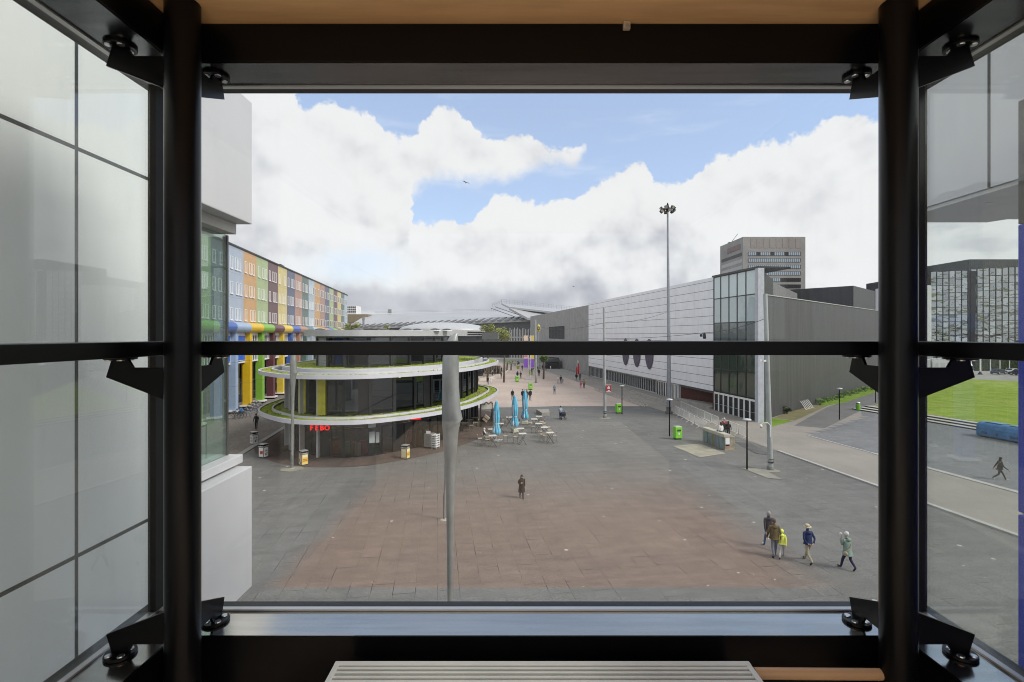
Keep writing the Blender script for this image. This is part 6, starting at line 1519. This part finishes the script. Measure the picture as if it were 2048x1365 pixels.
def person(label, base, facing, h=1.72, top='black', legs='dark', shoes='shoe', hair='hair_dark', skin='skin', pose='walk', coat=0, longhair=False, hat=None, near=False, arms='swing', stride=.26, group=None, hood=False, slim=1.0, side=1, bag=None):
    """facing: angle of the walking direction, 0 = towards the window, pi = away"""
    k = h/1.74; J = {}; E = []
    def j(n, x, y, z, r): J[n] = ((x*k, y*k, z*k), tuple(q*k for q in r) if isinstance(r, tuple) else r*k)
    def e(a, b, m): E.append((a, b, m))
    s = stride; sit = pose == 'sit'; w = slim
    if pose == 'stand': s = .03
    zp = .94 if not sit else .80
    dz = zp-.94; lean = -.06 if pose == 'walk' else 0
    j('pelvis', 0, 0, zp, (.145*w, .115*w)); j('spine', 0, lean*.4, zp+.2, (.140*w, .115*w)); j('chest', 0, lean*.8, zp+.40, (.165*w, .125*w)); j('neckbase', 0, lean*.9, zp+.53, (.085, .075)); j('neck', 0, lean-.01, zp+.59, .055)
    j('head', 0, lean-.035, zp+.675, (.076, .088)); j('crown', 0, lean-.02, zp+.755, (.068, .08))
    e('pelvis', 'spine', top); e('spine', 'chest', top); e('chest', 'neckbase', top); e('neckbase', 'neck', skin); e('neck', 'head', skin); e('head', 'crown', skin)
    j('nose', 0, lean-.135, zp+.668, .016); e('head', 'nose', skin)
    for sg, nm in ((1, 'a'), (-1, 'b')):
        f = sg*side*s
        j('hip'+nm, sg*.088, 0, zp-.06, .088*w); e('pelvis', 'hip'+nm, legs)
        if sit:
            j('knee'+nm, sg*.11, -.42, zp-.02, .066); j('ankle'+nm, sg*.11, -.40, zp-.42, .046); j('toe'+nm, sg*.12, -.56, zp-.50, .036)
        elif f >= 0:     # leading leg
            j('knee'+nm, sg*.092, -f*.75, .50, .064*w); j('ankle'+nm, sg*.09, -f*1.15, .085, .046); j('toe'+nm, sg*.10, -f*1.15-.17, .045 + .05*(s > .1), .036)
        else:            # trailing leg
            j('knee'+nm, sg*.092, -f*.25, .49, .064*w); j('ankle'+nm, sg*.09, -f*1.25, .12 + .10*(s > .1), .046); j('toe'+nm, sg*.10, -f*1.25-.12, .035, .036)
        e('hip'+nm, 'knee'+nm, legs); e('knee'+nm, 'ankle'+nm, legs); e('ankle'+nm, 'toe'+nm, shoes)
        fa = -sg*side*s*.85; zs = zp+.475
        j('shoulder'+nm, sg*.185*w, lean*.8, zs, .068*w); e('chest', 'shoulder'+nm, top)
        a_ = arms if isinstance(arms, str) else arms[0 if sg > 0 else 1]
        if a_ == 'swing': el = (sg*.245, -fa*.35 + lean*.5 + .03, zs-.28); wr = (sg*.25, -fa*1.0-.07, zs-.51); hd = (sg*.245, -fa*1.15-.09, zs-.59)
        elif a_ == 'phone': el = (sg*.24, -.03, zs-.27); wr = (sg*.10, -.24, zs-.22); hd = (sg*.05, -.29, zs-.19)
        elif a_ == 'face': el = (sg*.23, -.13, zs-.24); wr = (sg*.12, -.27, zs-.05); hd = (sg*.10, -.27, zs+.03)
        elif a_ == 'back': el = (sg*.27, .06, zs-.26); wr = (sg*.16, .14, zs-.45); hd = (sg*.08, .16, zs-.48)
        elif a_ == 'push': el = (sg*.24, -.10, zs-.26); wr = (sg*.20, -.34, zs-.36); hd = (sg*.19, -.42, zs-.38)
        elif a_ == 'out': el = (sg*.40, -.05, zs-.14); wr = (sg*.58, -.14, zs-.08); hd = (sg*.65, -.18, zs-.06)
        elif a_ == 'table': el = (sg*.24, -.16, zs-.24); wr = (sg*.20, -.40, zs-.22); hd = (sg*.18, -.48, zs-.21)
        else: el = (sg*.23, .02, zs-.28); wr = (sg*.22, -.05, zs-.52); hd = (sg*.215, -.08, zs-.60)
        j('elbow'+nm, *el, .048*w); j('wrist'+nm, *wr, .034); j('hand'+nm, *hd, (.036, .022))
        e('shoulder'+nm, 'elbow'+nm, top); e('elbow'+nm, 'wrist'+nm, top); e('wrist'+nm, 'hand'+nm, skin)
        if near:
            d = (Vector(hd)-Vector(wr)).normalized(); q = d.cross(Vector((sg, 0, 0))); q = (q if q.length > .1 else Vector((0, 1, 0))).normalized(); inn = Vector((-sg*.010, 0, 0))
            for n, (o_, L) in enumerate(((-.026, .062), (-.009, .073), (.009, .068), (.026, .054))):
                p1 = Vector(hd) + d*.028 + q*o_; p2 = p1 + d*L*.55 + inn; p3 = p2 + d*L*.45 + inn*2.2
                j('f%d%s1' % (n, nm), *p1, .0105); j('f%d%s2' % (n, nm), *p2, .0095); j('f%d%s3' % (n, nm), *p3, .008)
                e('hand'+nm, 'f%d%s1' % (n, nm), skin); e('f%d%s1' % (n, nm), 'f%d%s2' % (n, nm), skin); e('f%d%s2' % (n, nm), 'f%d%s3' % (n, nm), skin)
            p1 = Vector(wr).lerp(Vector(hd), .6) - q*.045 + inn; p2 = p1 + d*.045 - q*.012 + inn
            j('t%s1' % nm, *p1, .0115); j('t%s2' % nm, *p2, .0095); e('hand'+nm, 't%s1' % nm, skin); e('t%s1' % nm, 't%s2' % nm, skin)
    nm = skinmesh('person', J, E, near)
    mats = []; seg = []
    for a, b_, m in E:
        if m not in mats: mats.append(m)
        seg.append((Vector(J[a][0]), Vector(J[b_][0]), mats.index(m), max(J[a][1]) if isinstance(J[a][1], tuple) else J[a][1]))
    for m in mats: nm.materials.append(MC[m])
    for p in nm.polygons:
        c = p.center; best = None
        for a, b_, mi, r in seg:
            d = b_-a; t = max(0, min(1, (c-a).dot(d)/max(d.length_squared, 1e-9))); q = (c-a-d*t).length - r*.55
            if best is None or q < best[0]: best = (q, mi)
        p.material_index = best[1]; p.use_smooth = True
    lo = min(v.co.z for v in nm.vertices)
    o = bpy.data.objects.new('person', nm); C.objects.link(o)
    o.location = Vector(base) - Vector((0, 0, lo if not sit else 0)); o.rotation_euler = (0, 0, facing)
    tag(o, label, 'person', group)
    hp = Vector(J['head'][0]); cp = Vector(J['crown'][0])
    hm = MC[hair] if hair else None
    if hair:
        mb = MB()
        if hood: mb.ell((cp+hp)/2 + Vector((0, .018*k, .0)), (.108*k, .118*k, .135*k), 0, 14, 10)
        else:
            mb.ell((cp+hp)/2 + Vector((0, .020*k, .022*k)), (.092*k, .104*k, .112*k), 0, 14, 8, Matrix.Rotation(R(-22), 3, 'X'), t0=.36)
            if longhair: mb.ell((cp+hp)/2 + Vector((0, .05*k, -.10*k)), (.098*k, .075*k, .17*k), 0, 12, 8)
        mb.build('hood' if hood else 'hair', hm, o)
    if hat:
        mb = MB(); c = cp + Vector((0, 0, .0)); mb.lathe([(.172*k, -.02*k), (.178*k, -.005*k), (.10*k, .012*k)], 18, c); mb.lathe([(.103*k, .0), (.100*k, .07*k), (.07*k, .105*k), (.01, .112*k)], 16, c, 0); mb.lathe([(.107*k, .012*k), (.106*k, .035*k)], 16, c, 1); mb.build('hat', [cm('straw', (.50, .44, .31)), MC['dark']], o)
    if coat:
        rr = random.Random(int(coat*100)+len(label)); n = 22; mb = MB(); vs = []; fs = []
        z0 = zp+.50; zz = [z0, zp+.38, zp+.2, zp+.05, zp-coat*.5, zp-coat]; rx = [.12, .195, .188, .19, .205+coat*.06, .215+coat*.10]; ry = [.09, .142, .14, .148, .165+coat*.08, .18+coat*.14]
        for i, z in enumerate(zz):
            for q in range(n):
                a = 2*math.pi*q/n; f = 1 + (.05*math.cos(5*a+1) if i > 3 else 0); vs.append((rx[i]*w*k*math.cos(a)*f, (ry[i]*w*math.sin(a)*f + lean*(.4+.1*(5-i)))*k, z*k + rr.uniform(-.006, .006)))
        for i in range(len(zz)-1):
            for q in range(n): fs.append((i*n+q, i*n+(q+1) % n, (i+1)*n+(q+1) % n, (i+1)*n+q))
        mb.add(vs, fs, 0, True); mb.build('coat', MC[top], o)
        if near:
            mb = MB(); mb.ell((0, (.10+lean*.8)*k, (zp+.49)*k), (.12*k, .075*k, .085*k), 0, 12, 8); mb.build('hood', MC[top], o)
    if bag:
        mb = MB()
        if bag == 'pack': mb.ell((0, .17*k, (zp+.30)*k), (.14*k, .09*k, .2*k), 0, 12, 8); mb.build('backpack', MC['pale'], o)
        if bag == 'strap':
            mb.tube([(-.16*k, -.02, (zp+.48)*k), (.0, .16*k, (zp+.22)*k), (.19*k, .05*k, (zp-.02)*k)], .018*k, 6); mb.ell((.21*k, .04*k, (zp-.12)*k), (.06*k, .12*k, .11*k), 0, 10, 6); mb.build('shoulder_bag', MC['beige'], o)
    if near and abs(facing) < 1.2:
        for sx in (-1, 1):
            MB().ell(hp + Vector((sx*.030*k, -.083*k, .022*k)), (.010*k, .006*k, .007*k), 0, 8, 6).build('eye', MC['black'], o)
        MB().ell(hp + Vector((0, -.092*k, -.035*k)), (.02*k, .006*k, .006*k), 0, 8, 6).build('mouth', MC['red'], o)
    return o
PI = math.pi
def hgt(px, top, py): return (py-top)/(py-670)*H
person('person in a long black hooded coat looking at a phone, alone on the red paving', G(1043, 997), .15, hgt(1043, 950, 997.5), 'darkbrown', 'black', 'shoe', 'hair_dark', near=True, coat=.42, longhair=True, arms=('swing', 'phone'), stride=.12)
WF = PI - .15
person('person in a dark plum jacket and jeans, furthest of the walking family, holding something white', G(1538.5, 1097), WF+.1, 1.80, 'plum', 'jeans', 'whiteshoe', 'hair_grey', near=True, coat=.02, stride=.28, group='walkers crossing towards the hall')
person('person in an olive brown jacket and grey jeans beside the yellow coated child', G(1549, 1115), WF, 1.80, 'brown', 'greyjeans', 'shoe', 'hair_brown', near=True, coat=.06, stride=.16, side=-1, group='walkers crossing towards the hall')
person('child in a bright yellow hooded jacket with pale trousers', G(1563.5, 1116.5), WF-.4, 1.34, 'yellow', 'pale', 'shoe', 'yellow', near=True, coat=.04, stride=.30, hood=True, side=-1, group='walkers crossing towards the hall')
person('person with a straw sun hat, navy jacket and beige trousers, walking away', G(1617, 1125.5), WF+.25, 1.72, 'navy', 'beige', 'shoe', 'hair_grey', near=True, coat=.04, hat=True, stride=.30, arms='back', side=-1, group='walkers crossing towards the hall')
o = person('white haired person in a long sage green jacket eating while walking', G(1696, 1140), WF+.5, 1.68, 'sage', 'indigo', 'shoe', 'hair_white', near=True, coat=.22, stride=.24, arms=('face', 'swing'), group='walkers crossing towards the hall', bag='strap')
MB().lathe([(.02, 0), (.05, .10), (.055, .16)], 10, (.10*.97, -.27*.97, (.94+.475+.06)*.97)).build('paper_cup', MC['white'], o)
person('person in a black coat striding across the grey court with a pale shoulder bag', G(1999, 960.5), PI-1.9, 1.66, 'black', 'dark', 'whiteshoe', 'hair_dark', near=True, coat=.10, stride=.36, bag='strap', longhair=True)
o = person('person in pale blue with a white backpack pushing a pushchair', G(1121, 840), PI-.2, 1.70, 'skyblue', 'indigo', 'shoe', 'hair_dark', arms='push', stride=.1, bag='pack')
t = thing('pushchair', 'dark pushchair pushed across the grey paving', 'pushchair', G(1126, 838.5), PI+.2)
mb = MB(); mb.extr([(-.25, .35, .35), (-.25, -.35, .30), (-.25, -.45, .7), (-.25, .1, 1.05), (-.25, .45, .75)], (.5, 0, 0)); mb.build('seat', MC['dark'], t, bevel=.05)
mb = MB(); mb.tube([(-.25, .55, 1.05), (-.25, -.3, .15)], .02, 5); mb.tube([(.25, .55, 1.05), (.25, -.3, .15)], .02, 5); mb.tube([(-.25, .55, 1.05), (.25, .55, 1.05)], .02, 5); mb.build('frame', K['alu'], t)
for x in (-.27, .27):
    for y in (-.35, .35):
        mb = MB(); mb.lathe([(.02, -.02), (.13, -.02), (.13, .02), (.02, .02)], 12); mb.v = [Vector((x + v.z, y + v.x, .13 + v.y)) for v in mb.v]; mb.build('wheel', K['rubber'], t)
person('person in a denim blue top and black trousers walking alone on the pink paving', G(1109, 789.5), PI, 1.75, 'denim', 'black', 'shoe', 'hair_blond', stride=.12)
person('person in black standing behind the tip of the right parasol, on its right', G(1060.5, 801.5), .2, 1.80, 'black', 'dark', hair='hair_dark', pose='stand', coat=.05)
person('person in black half hidden behind the right parasol, on its left', G(1045.5, 802), .1, 1.82, 'black', 'black', hair='hair_dark', pose='stand', coat=.05)
person('person in dark clothes hidden behind the right parasol', G(1053.5, 803), 0, 1.84, 'dark', 'dark', hair='hair_dark', pose='stand')
person('person in black behind the tip of the middle parasol', G(1025, 801), .1, 1.75, 'black', 'black', hair='hair_grey', pose='stand', coat=.04)
person('left one of two dark dressed walkers behind a green bin', G(1035, 757), PI, 1.75, 'black', 'dark', stride=.15, coat=.1)
person('right one of two dark dressed walkers behind a green bin', G(1041.5, 758), PI, 1.75, 'dark', 'dark', stride=.15)
person('lone dark figure near the purple banners', G(1044.5, 742), PI, 1.75, 'dark', 'dark', stride=.15)
person('dark figure walking beside the distant tall pole', G(1078, 752.5), PI, 1.85, 'black', 'black', stride=.15, coat=.1)
person('second dark figure close to the distant tall pole, further off', G(1076, 744), PI, 1.75, 'brown', 'dark', stride=.12)
person('person in white left of a family of three in the middle of the pink paving', G(1116, 767.5), .3, 1.70, 'white', 'pale', hair='hair_dark', stride=.14)
person('person in dark clothes in the middle of the family of three', G(1121.5, 767.5), .2, 1.75, 'dark', 'indigo', stride=.1)
person('child in pale blue at the right of the family of three', G(1125.5, 767), -.2, 1.15, 'skyblue', 'jeans', 'whiteshoe', 'hair_brown', stride=.15)
person('person in black left of a pair standing before the red flag', G(1153, 762.5), PI, 1.78, 'black', 'black', stride=.12, coat=.08)
person('person in olive jacket right of a pair standing before the red flag', G(1160, 761.5), PI, 1.75, 'olive', 'dark', stride=.12)
person('child in a bright pink coat beside an adult in tan', G(1161.5, 776.5), PI, 1.28, 'pink', 'pink', hair='hair_dark', stride=.08, coat=.15)
person('adult in a tan jacket with arm held out, beside the pink child', G(1168, 777), PI, 1.75, 'tan', 'black', arms=('out', 'rest'), stride=.1)
c0 = G(1425, 885)
person('person in a dark red jacket with a white cap standing behind the concrete cabinets', G(1441, 868) + Vector((0, -1.0, 0)), PI, 1.85, 'red', 'indigo', hair='hair_white', stride=.2, coat=.05)
cab = bpy.data.objects['service_cabinet']
sitp = cab.matrix_basis @ Vector((2.7, .5, 1.45 - .80*1.0 + .07))
person('person in a white and black coat sitting on the concrete cabinets', sitp + Vector((-.05, .25, 0)), PI+.3, 1.72, 'white', 'indigo', hair='hair_dark', pose='sit', arms='rest', longhair=True)
person('person in a dark coat and pale jeans left of the long haired one', G(1448.5, 876), PI-.3, 1.72, 'green', 'jeans', hair='hair_grey', stride=.15, coat=.05)
person('long haired person in black striding right of the concrete cabinets', G(1456.5, 877), PI-.5, 1.75, 'black', 'black', hair='hair_dark', stride=.34, longhair=True, coat=.03)
person('dark haired person with a white bag walking near the bicycles', G(512.5, 859), .3, 1.75, 'dark', 'black', hair='hair_dark', stride=.16, bag='pack')
person('dark figure left of a pair beside the curved cream terrace wall', G(975.5, 769.5), .5, 1.70, 'black', 'indigo', stride=.14)
person('person in white right of a pair beside the curved cream terrace wall', G(981.5, 767), .5, 1.65, 'white', 'white', hair='hair_grey', stride=.12)
person('person in brown by the end of the curved cream terrace wall', G(1002.5, 757.5), PI, 1.70, 'brown', 'dark', stride=.12)
q = gz(968.5, 880, .0); q = G(968.5, 889)
o = person('white haired customer in a black waistcoat sitting at a cafe table with arm outstretched', Vector((q.x, q.y, -.02)), PI*.62, 1.70, 'white', 'black', hair='hair_white', pose='sit', arms=('table', 'out'))
mb = MB(); mb.lathe([(.15, .84), (.19, 1.05), (.20, 1.2), (.13, 1.30)], 14, (0, 0, 0), sy=.76); mb.build('waistcoat', MC['black'], o)
copy_tree(sp_, Vector((q.x, q.y+.03, 0)), PI*.62, 'tall stool under the white haired customer')
person('person in a bright blue top standing by the verge beyond the lawn', Vector((127.0, 132.5, 0)), .4, 1.75, 'blue', 'dark', stride=.12)
person('dark figure beside the white van', Vector((119.8, 131.0, 0)), .4, 1.75, 'dark', 'dark', stride=.12)
for k, (px, py, tp_, lab) in enumerate(((1026, 733, 'white', 'person in white before the dark end wall, leftmost of the far group'), (1030, 732, 'pale', 'person in grey before the dark end wall, beside the one in white'), (1101, 743, 'white', 'person in a white top beside the black kiosk'), (1092, 742, 'black', 'person in black left of the black kiosk'), (1085, 741, 'dark', 'person in dark clothes between the pale tree and the kiosk'),
                                    (1080, 739, 'black', 'person in black under the far trees, left of the kiosk'), (990, 750, 'black', 'customer in black on the curved terrace, left'), (996, 748.5, 'dark', 'customer in dark grey on the curved terrace, middle'), (1003, 746.5, 'black', 'customer in black at the right end of the curved terrace'), (985, 752, 'pale', 'waiter in pale clothes on the curved terrace'))):
    person(lab, G(px, py), k*.9, 1.72, tp_, 'dark' if tp_ != 'white' else 'pale', stride=.1)
